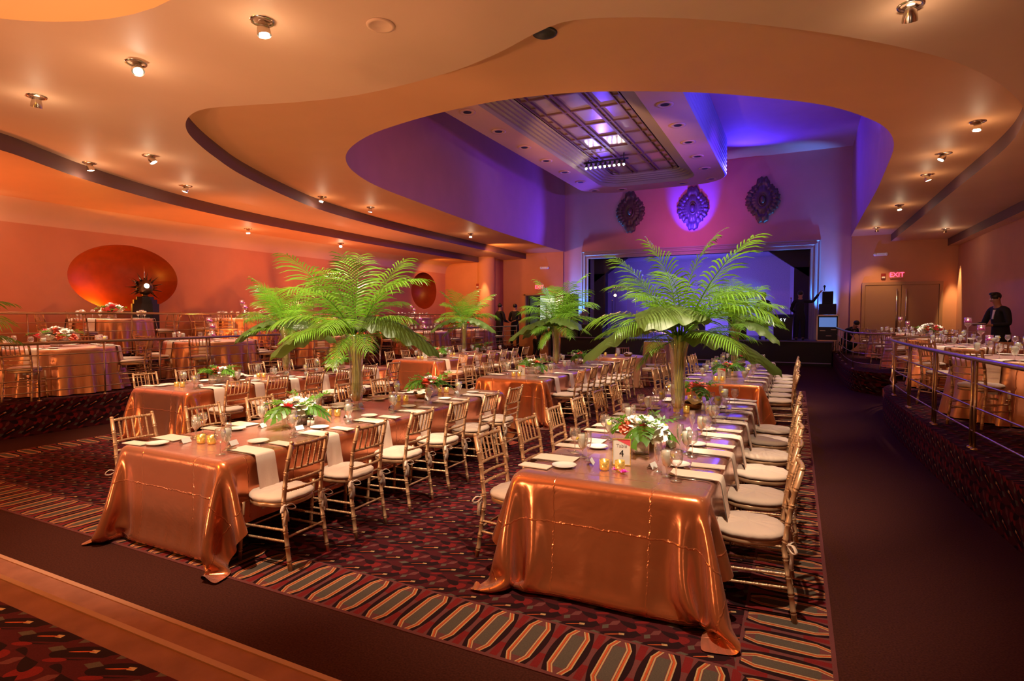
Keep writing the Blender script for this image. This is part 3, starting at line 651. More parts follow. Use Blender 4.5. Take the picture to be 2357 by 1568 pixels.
# ceiling spotlights
spots = [(-4.36, 3.72, ZA, 0), (-6.26, 3.73, ZA, 1), (-8.28, 3.75, ZA, 2), (-11.04, 5.74, ZA, 0), (-9.65, 5.92, ZA, 1), (-11.21, 7.63, ZA, 2), (.82, 6.0, ZA, 1),
         (-10.42, 10.57, ZB, 2), (-10.26, 12.15, ZB, 0), (-10.39, 17.61, ZB, 2), (2.37, 10.89, ZB, 0), (2.32, 12.73, ZB, 1), (2.33, 14.46, ZB, 2), (2.35, 18.08, ZB, 0), (2.29, 22.4, ZB, 2),
         (-14.1, 5.3, ZO, 2), (-13.6, 11.0, ZO, 0), (-13.6, 14.6, ZO, 1), (4.0, 21.6, ZA, 2)]
sname = ['the largest hanging spotlight at the upper left of the ceiling', 'bright tilted spotlight left of the largest one', 'small spotlight turned sideways near the left ceiling edge', 'spotlight just above the dark left ceiling step, near its bend',
         'tilted spotlight between the two dark ceiling curves', 'small straight spotlight on the tan ceiling left of the orange curve', 'bright spotlight cut by the top edge at the right', 'first small spotlight inside the orange ceiling curve at the left',
         'second small spotlight inside the orange ceiling curve', 'far small spotlight near the purple wall on the left', 'nearest spotlight on the right orange ceiling', 'tilted second spotlight on the right orange ceiling', 'third spotlight along the right orange ceiling',
         'fourth spotlight along the right orange ceiling', 'farthest tiny spotlight above the double doors', 'spotlight at the far left edge above the left wall', 'spotlight on the low ceiling above the left wall', 'small spotlight on the low ceiling behind the palm', 'small spotlight in the far right ceiling corner']
def spot_proto(tilt, az):
    r = empty('ceiling_spotlight', cat='spotlight', group='ceiling spotlights')
    m = MB(); m.lathe([(.105, 0), (.10, -.012), (.08, -.008), (.075, .0)], n=24); m.obj('trim_ring', M['chrome'], r)
    d = Vector((math.sin(tilt) * math.cos(az), math.sin(tilt) * math.sin(az), -math.cos(tilt)))
    m = MB(); p0 = Vector((0, 0, -.0)); m.tube([p0, p0 + d * .03, p0 + d * .09, p0 + d * .13], [.03, .045, .058, .06], 16, cap=False); m.obj('lamp_head', M['chrome'], r)
    c = p0 + d * .125; m = MB(); m.tube([c - d * .01, c + d * .004], [.042, .044], 16); m.obj('bulb', M['bulb'], r)
    return r
for i, (x, y, z, k) in enumerate(spots):
    p = spot_proto((.15, .55, .3)[k], (0.4, -.6, 2.2)[k] + i * .35)
    p.location = (x, y, z); p['label'] = sname[i]
    lamp('POINT', (x, y, z - .30), 3.2, WARM, .02, name='spotlight_glow')
for x, y, z, l in ((-2.37, 5.52, ZB, 'dark unlit downlight where the orange ceiling curve dips'), (-3.45, 4.25, ZA, 'round flush speaker grille in the near ceiling')):
    m = MB(); m.lathe([(.13, 0), (.125, -.012), (.10, -.012), (.085, .0), (.0001, .0)], (0, 0, -.002), 28)
    m.obj('ceiling_disc', [M['dark'] if 'dark' in l else M['ceil']], loc=(x, y, z), label=l, cat='ceiling fitting')

# ------------------------------------------------------------ sculpture
r = empty('spiked_sculpture', (-14.25, 8.55, .97), 0, 'dark bronze sphere with spikes on a stepped pedestal before the oval niche', 'sculpture')
m = MB()
for w_, h0, h1 in ((.30, 0, 1.12), (.26, 1.12, 1.22), (.19, 1.22, 1.29)): m.lathe([(w_, h0), (w_, h1), (.001, h1)], n=8)
m.obj('pedestal', M['dark'], r, smooth=False)
m = MB(); m.lathe([(.10, 1.29), (.05, 1.32), (.09, 1.36)], n=16); m.obj('neck', M['bronze'], r)
m = MB(); m.ball((0, 0, 1.52), .19, 24, 16); sp = m.obj('sphere', M['bronze'], r)
m = MB(); m.ball((.165, -.05, 1.55), .055, 14, 10); m.obj('lamp', M['bulb'], r)
m = MB()
for k in range(26):
    a = 2 * PI * k / 26
    if math.sin(a) < -.75: continue
    L_ = .42 if k % 2 else .33
    if abs(math.sin(a) - 1) < .02: continue
    d = Vector((.25 * math.sin(k * 2.3), math.cos(a), math.sin(a))).normalized()
    m.tube([Vector((0, 0, 1.52)) + d * .17, Vector((0, 0, 1.52)) + d * L_], [.028, .001], 5)
m.obj('spikes', M['bronze'], r)
MB().tube([(0, 0, 1.68), (0, 0, 2.05)], [.02, .002], 6).obj('tall_spike', M['chrome'], r)
lamp('POINT', (-15.15, 8.0, 2.2), 40, (1, .36, .03), .05, name='niche_lamp_light')

# ------------------------------------------------------------ chairs
def bamboo(m, pts, r, n=8, rings=None, step=.15):
    """turned tube with paired rings"""
    pts = [Vector(p) for p in pts]
    L = [0]
    for a, b in zip(pts, pts[1:]): L.append(L[-1] + (b - a).length)
    T = L[-1]; out = []; rad = []
    ring = [k * step + step * .6 for k in range(int(T / step + .5)) if k * step + step * .6 < T - .02]
    S_ = [0]
    for q in ring: S_ += [q - .014, q - .008, q - .003, q + .003, q + .008, q + .014]
    S_ += [T]; S_ += L[1:-1]; S_ = sorted(set(S_))
    for s in S_:
        i = max(j for j in range(len(L)) if L[j] <= s + 1e-9); i = min(i, len(pts) - 2)
        t = (s - L[i]) / (L[i + 1] - L[i]); out.append(pts[i].lerp(pts[i + 1], t))
        k = 1.0
        for q in ring:
            d = abs(s - q)
            if d < .0035: k = .95
            elif d < .009: k = 1.28
        rad.append(r * k)
    m.tube(out, rad, n)
SEATF, SEATB = .205, .175
def chair_parts(full=True):
    P = {}
    def q(n): P.setdefault(n, []).append(MB()); return P[n][-1]
    # rear posts run from the floor to the top of the back
    for s in (-1, 1):
        m = q('leg'); bamboo(m, [(s * .185, -.265, 0), (s * .18, -.20, .43), (s * .178, -.235, .70), (s * .172, -.285, .90)], .0155, 8, step=.105)
        m.ball((s * .172, -.286, .908), .0165, 8, 6, (1, 1, .7))
        m = q('leg'); bamboo(m, [(s * .205, .215, 0), (s * .19, .185, .43)], .0145, 8, step=.125)
    m = q('seat_frame')
    ol = []
    for k in range(48):
        a = 2 * PI * k / 48; c_, s_ = math.cos(a), math.sin(a); pw = 2.7 if s_ < 0 else 2.25
        q_ = 1 / (abs(c_) ** pw + abs(s_) ** pw) ** (1 / pw); ol.append((.208 * c_ * q_, (.205 if s_ < 0 else .215) * s_ * q_))
    rows = []
    for f, z in ((.96, .425), (1, .43), (1, .455), (.97, .46), (.001, .46)): rows.append([(p[0] * f * (1 - .07 * (p[1] < 0)), p[1] * f, z) for p in ol + ol[:1]])
    rows.insert(0, [(p[0] * .001, p[1] * .001, .425) for p in ol + ol[:1]]); m.grid(rows)
    m = q('cushion'); rows = []
    for f, z in ((.9, .461), (1.0, .465), (1.03, .477), (1.02, .490), (.95, .502), (.75, .508), (.4, .512), (.001, .513)):
        rows.append([(p[0] * f * (1 - .05 * (p[1] < 0)), p[1] * f, z + .002 * math.sin(p[0] * 60 + p[1] * 41)) for p in ol + ol[:1]])
    m.grid(rows)
    m = q('backrest')
    def arc(z, yb, n=7): return [(-.172 + .344 * k / n, yb - .018 * math.sin(PI * k / n), z) for k in range(n + 1)]
    bamboo(m, arc(.885, -.28), .0125, 7, step=.06)
    for z, yb in ((.705, -.236), (.625, -.225), (.555, -.216)): bamboo(m, arc(z, yb), .0095, 6, step=.06)
    for k in range(5):
        x = -.115 + .0575 * k; t = (x + .172) / .344; y0 = -.236 - .018 * math.sin(PI * t); y1 = -.28 - .018 * math.sin(PI * t)
        bamboo(m, [(x, y0, .705), (x, y1, .885)], .0075, 6, step=.045)
    for z in (.19, .27):
        for s in (-1, 1):
            m = q('stretcher'); f = z / .43
            bamboo(m, [(s * (.205 - .015 * f), .215 - .03 * f, z), (s * (.185 - .005 * f), -.265 + .065 * f, z + .01)], .0085, 6, step=.07)
    for z, y0 in ((.23, .199), (.31, .193)): m = q('stretcher'); bamboo(m, [(-.198, y0, z), (.198, y0, z)], .0085, 6, step=.07)
    m = q('stretcher'); bamboo(m, [(-.182, -.232, .23), (.182, -.232, .23)], .0085, 6, step=.07)
    for s in (-1, 1):
        m = q('tie'); c = Vector((s * .185, -.222, .455)); rnd = random.Random(3 + s)
        m.ball(c, .014, 6, 4)
        for a, L_ in ((.6, .08), (2.5, .08)):
            d = Vector((math.cos(a) * s, -.5, 0)); w_ = [c, c + d * L_ * .6 + Vector((0, 0, .012)), c + d * L_ + Vector((0, 0, -.02)), c + d * L_ * .5 + Vector((0, 0, -.028)), c]
            m.tube(spline(w_, 3), .011, 5, flat=.3)
        for a, L_ in ((.9, .13), (2.1, .11), (1.5, .14)):
            d = Vector((math.cos(a) * .3 * s, -.10, -1)); m.tube([c, c + d * L_ * .4 + Vector((0, -.015, 0)), c + d * L_], [.009, .012, .014], 5, flat=.25)
    return P
def make_chair():
    P = chair_parts(); r = empty('chiavari_chair', cat='chair')
    for n, lst in P.items():
        mt = M['cushion'] if n in ('cushion', 'tie') else M['gold']
        me = None
        for m in lst:
            if n == 'tie': m.obj(n, M['cushion'], cu)
            else:
                o = m.obj(n, mt, r)
                if n == 'cushion': cu = o
    return r
def make_chair_far():
    P = chair_parts(); r = empty('chiavari_chair', cat='chair'); fr = MB()
    for n, lst in P.items():
        if n in ('cushion', 'tie'): continue
        for m in lst: fr.add(m.v, m.f)
    fr.obj('frame', M['gold'], r)
    c = P['cushion'][0].obj('cushion', M['cushion'], r); return r
CH = make_chair(); CHF = make_chair_far()
ORD = ['first', 'second', 'third', 'fourth', 'fifth', 'sixth', 'seventh', 'eighth', 'ninth']

# ------------------------------------------------------------ tablecloths
def cloth_rect(hx, hy, H, dx, dy0, dy1, h=.045, seed=1, steps=170, it=14):
    """drape a rectangular cloth over a table: x drop dx at the sides, dy0/dy1 at the ends"""
    rng = np.random.RandomState(seed)
    nx = int(round(2 * (hx + dx) / h)); ny = int(round((2 * hy + dy0 + dy1) / h))
    X = np.linspace(-hx - dx, hx + dx, nx + 1); Y = np.linspace(-hy - dy0, hy + dy1, ny + 1)
    gx, gy = np.meshgrid(X, Y, indexing='ij')
    rest = np.stack([gx, gy], -1); p = np.stack([gx, gy, np.full_like(gx, H + .004)], -1)
    ox = np.maximum(abs(gx) - hx, 0); oy = np.maximum(abs(gy) - hy, 0); dd = np.hypot(ox, oy); cn = np.minimum(ox, oy) / np.maximum(dd, 1e-6)
    ux = ox / np.maximum(dd, 1e-6); uy = oy / np.maximum(dd, 1e-6); fl_ = .03 + .42 * cn
    p[..., 0] = np.clip(gx, -hx, hx) + np.sign(gx) * ux * dd * fl_; p[..., 1] = np.clip(gy, -hy, hy) + np.sign(gy) * uy * dd * fl_
    p[..., 2] = np.maximum(.015, H - dd * np.sqrt(1 - fl_ ** 2))
    p += rng.randn(*p.shape) * .006
    pin = (abs(gx) <= hx) & (abs(gy) <= hy); p[pin] = np.stack([gx, gy, np.full_like(gx, H)], -1)[pin]
    hxs, hys = X[1] - X[0], Y[1] - Y[0]; w_ = np.where(pin, 0., 1.)[..., None]
    def pairs(di, dj, L):
        out = []
        for par in (0, 1):
            if di >= 0:
                pass
            I = np.arange(0, nx + 1 - abs(di)); J = np.arange(0, ny + 1 - abs(dj))
            if di: I = I[(I // max(abs(di), 1)) % 2 == par]
            else: J = J[(J // max(abs(dj), 1)) % 2 == par]
            if len(I) == 0 or len(J) == 0: continue
            i0, j0 = np.meshgrid(I, J, indexing='ij'); i1 = i0 + abs(di)
            if di and dj < 0: j0, j1 = j0 + abs(dj), j0
            else: j1 = j0 + dj
            a = (i0.ravel() * (ny + 1) + j0.ravel()); b = (i1.ravel() * (ny + 1) + j1.ravel())
            act = (w_.ravel()[a] + w_.ravel()[b]) > 0
            out.append((a[act], b[act], L))
        return out
    D = math.hypot(hxs, hys)
    cons = [(c, 1.) for c in pairs(1, 0, hxs) + pairs(0, 1, hys)] + [(c, .5) for c in pairs(1, 1, D) + pairs(1, -1, D)] + [(c, .06) for c in pairs(2, 0, 2 * hxs) + pairs(0, 2, 2 * hys)]
    P_ = p.reshape(-1, 3); Wf = w_.ravel(); V = np.zeros_like(P_); dt = 1 / 60
    for st_ in range(steps):
        V[:, 2] -= 9.8 * dt; V *= .975
        Q = P_ + V * dt * Wf[:, None]
        for _ in range(it):
            for (a, b, L), k in cons:
                d = Q[b] - Q[a]; ln = np.sqrt((d * d).sum(1)) + 1e-9; wa, wb = Wf[a], Wf[b]
                c = (np.where(ln < L, k * .4, k) * (ln - L) / ln / (wa + wb))[:, None] * d
                Q[a] += c * wa[:, None]; Q[b] -= c * wb[:, None]
            ax, ay = hx + .006 - abs(Q[:, 0]), hy + .006 - abs(Q[:, 1]); az = H + .002 - Q[:, 2]
            ins = (ax > 0) & (ay > 0) & (az > 0) & (Wf > 0)
            mx_ = ins & (ax <= ay) & (ax <= az); my_ = ins & ~mx_ & (ay <= az); mz_ = ins & ~mx_ & ~my_
            Q[mx_, 0] += ax[mx_] * np.sign(Q[mx_, 0]); Q[my_, 1] += ay[my_] * np.sign(Q[my_, 1]); Q[mz_, 2] += az[mz_]
            f = Q[:, 2] < .014; Q[f, 2] = .014; Q[f, :2] = P_[f, :2] * .25 + Q[f, :2] * .75
        V = (Q - P_) / dt; P_[:] = Q
        sp_ = np.sqrt((V * V).sum(1)); V *= np.minimum(1, 4 / np.maximum(sp_, 1e-6))[:, None]
    N = ny + 1; fs = [(i * N + j, (i + 1) * N + j, (i + 1) * N + j + 1, i * N + j + 1) for i in range(nx) for j in range(ny)]
    me = bpy.data.meshes.new('tablecloth'); me.from_pydata(P_.tolist(), [], fs)
    uv = me.uv_layers.new(name='cloth'); li = np.zeros(len(me.loops), dtype=np.int32); me.loops.foreach_get('vertex_index', li)
    uv.data.foreach_set('uv', rest.reshape(-1, 2)[li].astype(np.float32).ravel())
    me.materials.append(M['satin']); me.polygons.foreach_set('use_smooth', [True] * len(fs)); me.update(); return me
def cloth_round(rad, H, drop, folds, seed, mt, flare=.16, hem=.0):
    rnd = random.Random(seed); n = folds * 12; m = MB(); rows = []
    ph = [rnd.uniform(-.5, .5) for _ in range(folds)]; am = [rnd.uniform(.6, 1.3) for _ in range(folds)]
    for f in (.001, .5, .9, .985): rows.append([(rad * f * math.cos(2 * PI * k / n), rad * f * math.sin(2 * PI * k / n), H) for k in range(n + 1)])
    for q in range(0, 15):
        t = q / 14; row = []
        for k in range(n + 1):
            a = 2 * PI * (k % n) / n; fi = (k % n) / 12; i = int(fi) % folds; u = fi - int(fi)
            amp = am[i] * (1 - u) + am[(i + 1) % folds] * u; pp = ph[i] * (1 - u) + ph[(i + 1) % folds] * u
            wv = math.cos(2 * PI * fi + pp * 2); wv = math.copysign(abs(wv) ** .8, wv)
            rr = rad + .004 + t ** 1.1 * (flare * .5 + flare * .42 * amp * wv) + .012 * math.sin(a * 37) * t
            z = H - (drop - hem * abs(wv)) * t - (.008 if q == 0 else 0)
            row.append((rr * math.cos(a), rr * math.sin(a), max(.012, z)))
        rows.append(row)
    m.grid(rows); me = m.mesh('tablecloth', mt)
    uv = me.uv_layers.new(name='cloth')
    for l in me.loops:
        v = me.vertices[l.vertex_index].co; uv.data[l.index].uv = (v.x + v.z * .7, v.y)
    return me
def long_table_mesh(hx, hy):
    r = empty('banquet_table', cat='table')
    bevel(MB().box(-hx + .02, -hy + .02, .72, hx - .02, hy - .02, .742).obj('tabletop', M['wood'], r, smooth=False), .008)
    for sx in (-1, 1):
        for sy in (-.92, .92):
            MB().tube([(sx * (hx - .12), sy * hy, 0), (sx * (hx - .12), sy * hy, .72)], .016, 10).obj('leg', M['rail'], r)
    return r
# ------------------------------------------------------------ table ware
def goblet():
    r = empty('water_goblet', cat='glass')
    m = MB(); m.lathe([(.001, .002), (.034, .002), (.034, .004), (.008, .012), (.0055, .02), (.0055, .055), (.012, .062), (.028, .08), (.037, .11), (.039, .14), (.036, .178), (.0355, .178)], n=18); m.obj('bowl', M['glass'], r)
    m = MB(); m.lathe([(.001, .066), (.026, .081), (.0345, .11), (.0362, .14), (.0345, .168), (.001, .168)], n=14)
    rnd = random.Random(2)
    m.obj('ice_water', M['icewater'], r)
    m = MB(); m.tube([(.0, -.0355, .145), (.0, -.038, .147)], .021, 14); m.obj('lemon_slice', M['lemon'], r)
    return r
def wineglass():
    m = MB(); m.lathe([(.001, .002), (.036, .002), (.036, .004), (.008, .011), (.0045, .02), (.0045, .085), (.01, .092), (.03, .108), (.041, .135), (.042, .155), (.035, .195), (.0345, .195)], n=18); return m.mesh('wine_glass', M['glass'])
def flute():
    m = MB(); m.lathe([(.001, .002), (.03, .002), (.03, .004), (.006, .011), (.004, .02), (.004, .07), (.008, .078), (.022, .11), (.0265, .15), (.024, .205), (.0235, .205)], n=16); return m.mesh('champagne_flute', M['glass'])
def plate_mesh():
    m = MB(); m.lathe([(.001, .004), (.05, .004), (.055, .006), (.082, .014), (.085, .016), (.082, .012), (.05, .0), (.001, .0)], n=28); return m.mesh('bread_plate', M['china'])
def napkin_mesh(on=.30, hang=.40, wd=.085, th=.006, lean=.06):
    pf = [(-on, 0)] + [(-on + on * k / 8, 0) for k in range(1, 8)] + [(.0, 0), (.012, -.004), (.02, -.016)] + [(.022 + lean * k / 8, -.016 - (hang - .02) * k / 8) for k in range(1, 9)]
    rows = []; rnd = random.Random(4)
    L_ = len(pf)
    for side, dz in ((0, th), (1, 0)):
        for i, (x, z) in (enumerate(pf) if side == 0 else reversed(list(enumerate(pf)))):
            nx_ = 0 if x < 0 else (1 if z < -.016 else .6)
            e = wd * (1 + .08 * max(0, -z) / .4)
            row = []
            for k in range(7):
                y = -e + 2 * e * k / 6; wv = .003 * math.sin(k * 1.9 + i * .5) * min(1, max(0, -z) * 6)
                row.append((x + nx_ * dz + wv, y, z + (1 - nx_) * dz + .0005))
            rows.append(row)
    rows.append(rows[0]); m = MB(); m.grid(rows); return m.mesh('napkin', M['napkin'])
def flat_napkin():
    m = MB(); m.box(-.11, -.05, 0, .11, .05, .006); return m.mesh('napkin', M['napkin'], False)
def card_mesh():
    m = MB(); 
    m.add([(-.042, -.022, 0), (.042, -.022, 0), (.042, 0, .036), (-.042, 0, .036), (-.042, .022, 0), (.042, .022, 0),
           (-.042, -.0235, 0), (.042, -.0235, 0), (.042, 0, .0375), (-.042, 0, .0375), (-.042, .0235, 0), (.042, .0235, 0)],
          [(0, 1, 2, 3), (3, 2, 5, 4), (6, 9, 8, 7), (9, 10, 11, 8), (0, 6, 7, 1), (4, 5, 11, 10)])
    return m.mesh('place_card', M['card'], False)
def fork_mesh():
    m = MB(); m.tube([(0, -.1, .003), (0, -.02, .003), (0, .03, .006), (0, .05, .004)], [.006, .0035, .003, .009], 6, flat=.35)
    for k in (-1.5, -.5, .5, 1.5): m.tube([(k * .0045, .05, .004), (k * .0045, .09, .008)], [.0016, .001], 4)
    return m.mesh('fork', M['steel'])
def knife_mesh():
    m = MB(); m.tube([(0, -.11, .003), (0, -.02, .003), (0, .0, .003), (0, .09, .003), (0, .105, .003)], [.007, .005, .009, .009, .002], 6, flat=.25); return m.mesh('knife', M['steel'])
GOB = goblet(); MW = wineglass(); MFL = flute(); MP = plate_mesh(); MN = napkin_mesh(); MNF = flat_napkin(); MC = card_mesh(); MF = fork_mesh(); MK = knife_mesh()
def inst(name, me, loc, rz, label, cat, group): return put(name, me, None, loc, rz, label, cat, group)
def setting(x, y, z, side, who, tname, tgrp, far=False, rnd=random):
    """a place at table edge point x,y; side=+1 edge faces +X"""
    s = side; j = lambda a: rnd.uniform(-a, a)
    rz = 0 if s > 0 else PI
    def at(dx, dy): return (x - s * dx, y + s * dy, z)
    inst('napkin', MN, at(.0, 0 + j(.015)), rz, 'hanging napkin, ' + who, 'napkin', 'napkins ' + tgrp)
    place(GOB, USED, at(.30 + j(.02), -.12 + j(.02)), j(3), 'water goblet, ' + who, 'water goblets ' + tgrp)
    inst('wine_glass', MW, at(.22 + j(.03), -.20 + j(.02)), 0, 'wine glass, ' + who, 'glass', 'wine glasses ' + tgrp)
    if far: return
    inst('champagne_flute', MFL, at(.36 + j(.02), -.05 + j(.02)), 0, 'champagne flute, ' + who, 'glass', 'champagne flutes ' + tgrp)
    inst('bread_plate', MP, at(.30 + j(.03), .2 + j(.02)), 0, 'bread plate, ' + who, 'plate', 'bread plates ' + tgrp)
    inst('place_card', MC, at(.43 + j(.02), .04 + j(.03)), PI / 2 * s + j(.4), 'place card, ' + who, 'card', 'place cards ' + tgrp)
    inst('fork', MF, at(.15, .125), PI / 2 * s + j(.06), 'fork, ' + who, 'fork', 'forks ' + tgrp)
    inst('knife', MK, at(.15, -.125), PI / 2 * s + j(.06), 'knife, ' + who, 'knife', 'knives ' + tgrp)
    inst('napkin', MNF, at(.10, .26), PI + j(.1), 'flat folded napkin, ' + who, 'napkin', 'flat napkins ' + tgrp)
# ------------------------------------------------------------ palms
def frond_mesh(seed, L, el, droop, leaf=.40, n=24, vshape=.3):
    """feather frond leaving the origin towards +X"""
    rnd = random.Random(seed); m = MB()
    pts = []; p = Vector((0, 0, 0)); a = el; N = 16
    for i in range(N + 1):
        pts.append(p.copy()); t = i / N; p = p + Vector((math.cos(a), .06 * math.sin(t * 3 + seed), math.sin(a))) * (L / N); a -= droop / N * (.4 + 1.3 * t)
    m.tube(pts, [.009 * (1 - .85 * i / N) for i in range(N + 1)], 5)
    for k in range(n):
        t = .22 + .78 * (k + .5) / n; fi = t * N; i = min(int(fi), N - 1); c = pts[i].lerp(pts[i + 1], fi - i); d = (pts[i + 1] - pts[i]).normalized()
        side = Vector((-d.y, d.x, 0)).normalized(); up = side.cross(d) * -1
        if up.z < 0: up = -up
        ll = leaf * (math.sin(PI * min(1, .12 + .88 * (t - .2) / .8)) ** .55 if t < .97 else .5) * rnd.uniform(.85, 1.1)
        fw = .45 + .75 * t
        for s in (-1, 1):
            dr = (side * s * 1.0 + d * fw + up * vshape * rnd.uniform(.6, 1.2)).normalized()
            q = c.copy(); vs = []; wv = d * .0085
            M_ = 4
            for j in range(M_ + 1):
                u = j / M_; ww = wv * (math.sin(PI * (.16 + .84 * u)) ** .7 * 1.0 if j < M_ else .05)
                vs += [q - ww, q + ww]; dr = (dr + Vector((0, 0, -.19 * (1 + .8 * u) * rnd.uniform(.7, 1.2)))).normalized(); q = q + dr * (ll / M_)
            m.add(vs, [(2 * j, 2 * j + 1, 2 * j + 3, 2 * j + 2) for j in range(M_)])
    return m.mesh('frond', M['frond'])
def big_leaf_mesh(seed, L=.72, W=.27):
    rnd = random.Random(seed); rows = []; N = 44; K = 18
    for i in range(N + 1):
        t = i / N; row = []
        w_ = W * (math.sin(PI * (.04 + .96 * t) ** .72)) ** .75 * (1 if t < .98 else .15) if t > 0 else .05
        for k in range(K + 1):
            u = -1 + 2 * k / K
            x = .12 + L * t - .05 * (1 - abs(u)) * 0 - .10 * abs(u) ** 2 * (1 - t)
            y = u * w_ * (1 + .06 * math.sin(t * 30 + 2 * u)) 
            z = .16 - .50 * t ** 1.9 + .022 * math.sin(t * 34) * u * u - .09 * abs(u) ** 2 + .011 * abs(math.sin((t * 9 - abs(u) * 2.2) * PI))
            row.append((x, y, z))
        rows.append(row)
    m = MB(); m.grid(rows); m.tube([(0, 0, 0), (.06, 0, .1), (.14, 0, .15)], .009, 6)
    m.tube([(.12 + L * t, 0, .163 - .50 * t ** 1.9) for t in [q / 10 for q in range(10)]], .005, 5); return m.mesh('broad_leaf', M['bigleaf'])
FR = [frond_mesh(1, 1.12, R(84), R(45)), frond_mesh(2, 1.08, R(72), R(62)), frond_mesh(3, 1.12, R(58), R(72)), frond_mesh(4, 1.0, R(40), R(75)), frond_mesh(5, .85, R(14), R(55), .26), frond_mesh(6, .70, R(-20), R(45), .24), frond_mesh(8, 1.15, R(66), R(34))]
BL = [big_leaf_mesh(1, .78, .25), big_leaf_mesh(2, .50, .36)]
def vase_glass():
    m = MB(); m.lathe([(.001, .004), (.085, .004), (.085, .012), (.03, .03), (.022, .055), (.03, .085), (.052, .11), (.068, .16), (.070, .24), (.066, .38), (.072, .55), (.088, .70), (.115, .83), (.112, .83)], n=28); return m.mesh('vase', M['glass'])
def stalks():
    m = MB(); rnd = random.Random(5)
    for k in range(26):
        a = rnd.uniform(0, 2 * PI); r0 = rnd.uniform(.005, .035); r1 = rnd.uniform(.01, .048); r2 = rnd.uniform(.02, .085); b = a + rnd.uniform(-.9, .9)
        m.tube(spline([(r0 * math.cos(a), r0 * math.sin(a), .10), (r1 * math.cos(a + .3), r1 * math.sin(a + .3), .3), (r1 * math.cos(b), r1 * math.sin(b), .55), (r2 * math.cos(b), r2 * math.sin(b), .84)], 3), [.006] * 9 + [.008], 5)
    return m.mesh('stalks', M['stem'])
VG = vase_glass(); SK = stalks(); WT = MB().lathe([(.001, .10), (.046, .11), (.063, .16), (.065, .24), (.061, .3), (.001, .3)], n=20).mesh('water', glassmat('vase_water', (.95, .95, .7), .12, (.8, .7, .3), .4))
def palm(x, y, z, label, seed, leaves=(), sc_=1.0, nf=26):
    rnd = random.Random(seed); r = empty('palm_centrepiece', (x, y, z), 0, label, 'plant arrangement', 'tall palm centrepieces')
    put('vase', VG, r); put('stalks', SK, r); put('water', WT, r)
    plan = [(0, 2), (1, 3), (6, 2), (2, 4), (3, 5), (4, 6), (5, 1)]; a = rnd.uniform(0, 6)
    for v, cnt in plan:
        a0 = rnd.uniform(0, 2 * PI)
        for k in range(cnt):
            f = put('frond', FR[v], r); ang = a0 + 2 * PI * k / cnt + rnd.uniform(-.3, .3)
            f.location = (.03 * math.cos(ang), .03 * math.sin(ang), .80 + rnd.uniform(-.02, .04)); q = sc_ * rnd.uniform(.72, 1.08); f.scale = (q, q, q)
            f.rotation_euler = (rnd.uniform(-.2, .2), rnd.uniform(-.12, .12), ang)
    for ang, k, dz in leaves:
        f = put('broad_leaf', BL[k], r, label='broad rippled leaf'); f.location = (0, 0, .80 + dz); f.rotation_euler = (rnd.uniform(-.2, .2), -.6 if k else -.15, ang); f.scale = (sc_,) * 3
    return r
ZT = .765
TXL, TXR, TXF = -4.24, -1.06, -8.0
palm(TXR, 5.9, ZT, 'tallest palm fountain in a glass vase on the table numbered 4', 11, ((R(207), 0, .02), (R(-100), 1, .08), (R(10), 0, -.10), (R(140), 1, 0)), 1.02)
palm(TXL - .08, 4.85, ZT, 'lush bright palm in a glass vase on the nearest left table', 24, ((R(202), 0, .0), (R(14), 0, .04), (R(150), 1, -.03)), 1.0)
palm(TXF, 7.2, ZT, 'palm arrangement on the orange-fronted table near the left rail', 33, ((R(205), 0, -.02), (R(20), 0, -.02), (R(80), 1, 0)), .95)
palm(TXF, 13.2, ZT, 'small looking palm arrangement at centre on the far left row', 41, ((R(210), 0, 0), (R(10), 0, 0)), .95)
palm(TXL, 10.5, ZT, 'dark palm arrangement before the stage at the left of centre', 52, ((R(-30), 1, -.06), (R(200), 0, -.04), (R(160), 0, 0)), 1.0)
palm(TXR, 11.8, ZT, 'palm half hidden behind the tallest one on the right row', 63, ((R(-30), 0, -.04), (R(30), 1, 0)), .98)
rt_ = palm(-7.45, 2.30, ZT, 'palm at the left picture edge with only frond tips showing', 71, (), .95)
# ------------------------------------------------------------ low flower arrangements
def ribbed_vase():
    m = MB(); w_, d, h = .14, .055, .13
    pr = []
    def side(a, b, n):
        return [(a[0] + (b[0] - a[0]) * k / n, a[1] + (b[1] - a[1]) * k / n) for k in range(n)]
    loop = side((-w_, -d), (w_, -d), 56) + side((w_, -d), (w_, d), 22) + side((w_, d), (-w_, d), 56) + side((-w_, d), (-w_, -d), 22)
    def off(p, k):
        f = .006 * (1 if k % 4 < 2 else 0); return (p[0] + (f if p[0] > w_ - .001 else (-f if p[0] < -w_ + .001 else 0)), p[1] + (f if p[1] > d - .001 else (-f if p[1] < -d + .001 else 0)))
    L_ = [off(p, k) for k, p in enumerate(loop)]
    m.grid([[(p[0], p[1], z) for p in L_ + L_[:1]] for z in (.002, h)]); m.box(-w_, -d, 0, w_, d, .01); return m.mesh('ribbed_vase', glassmat('ribbed_glass', (1, .97, .9), .25, (.9, .85, .75), 1.2), False)
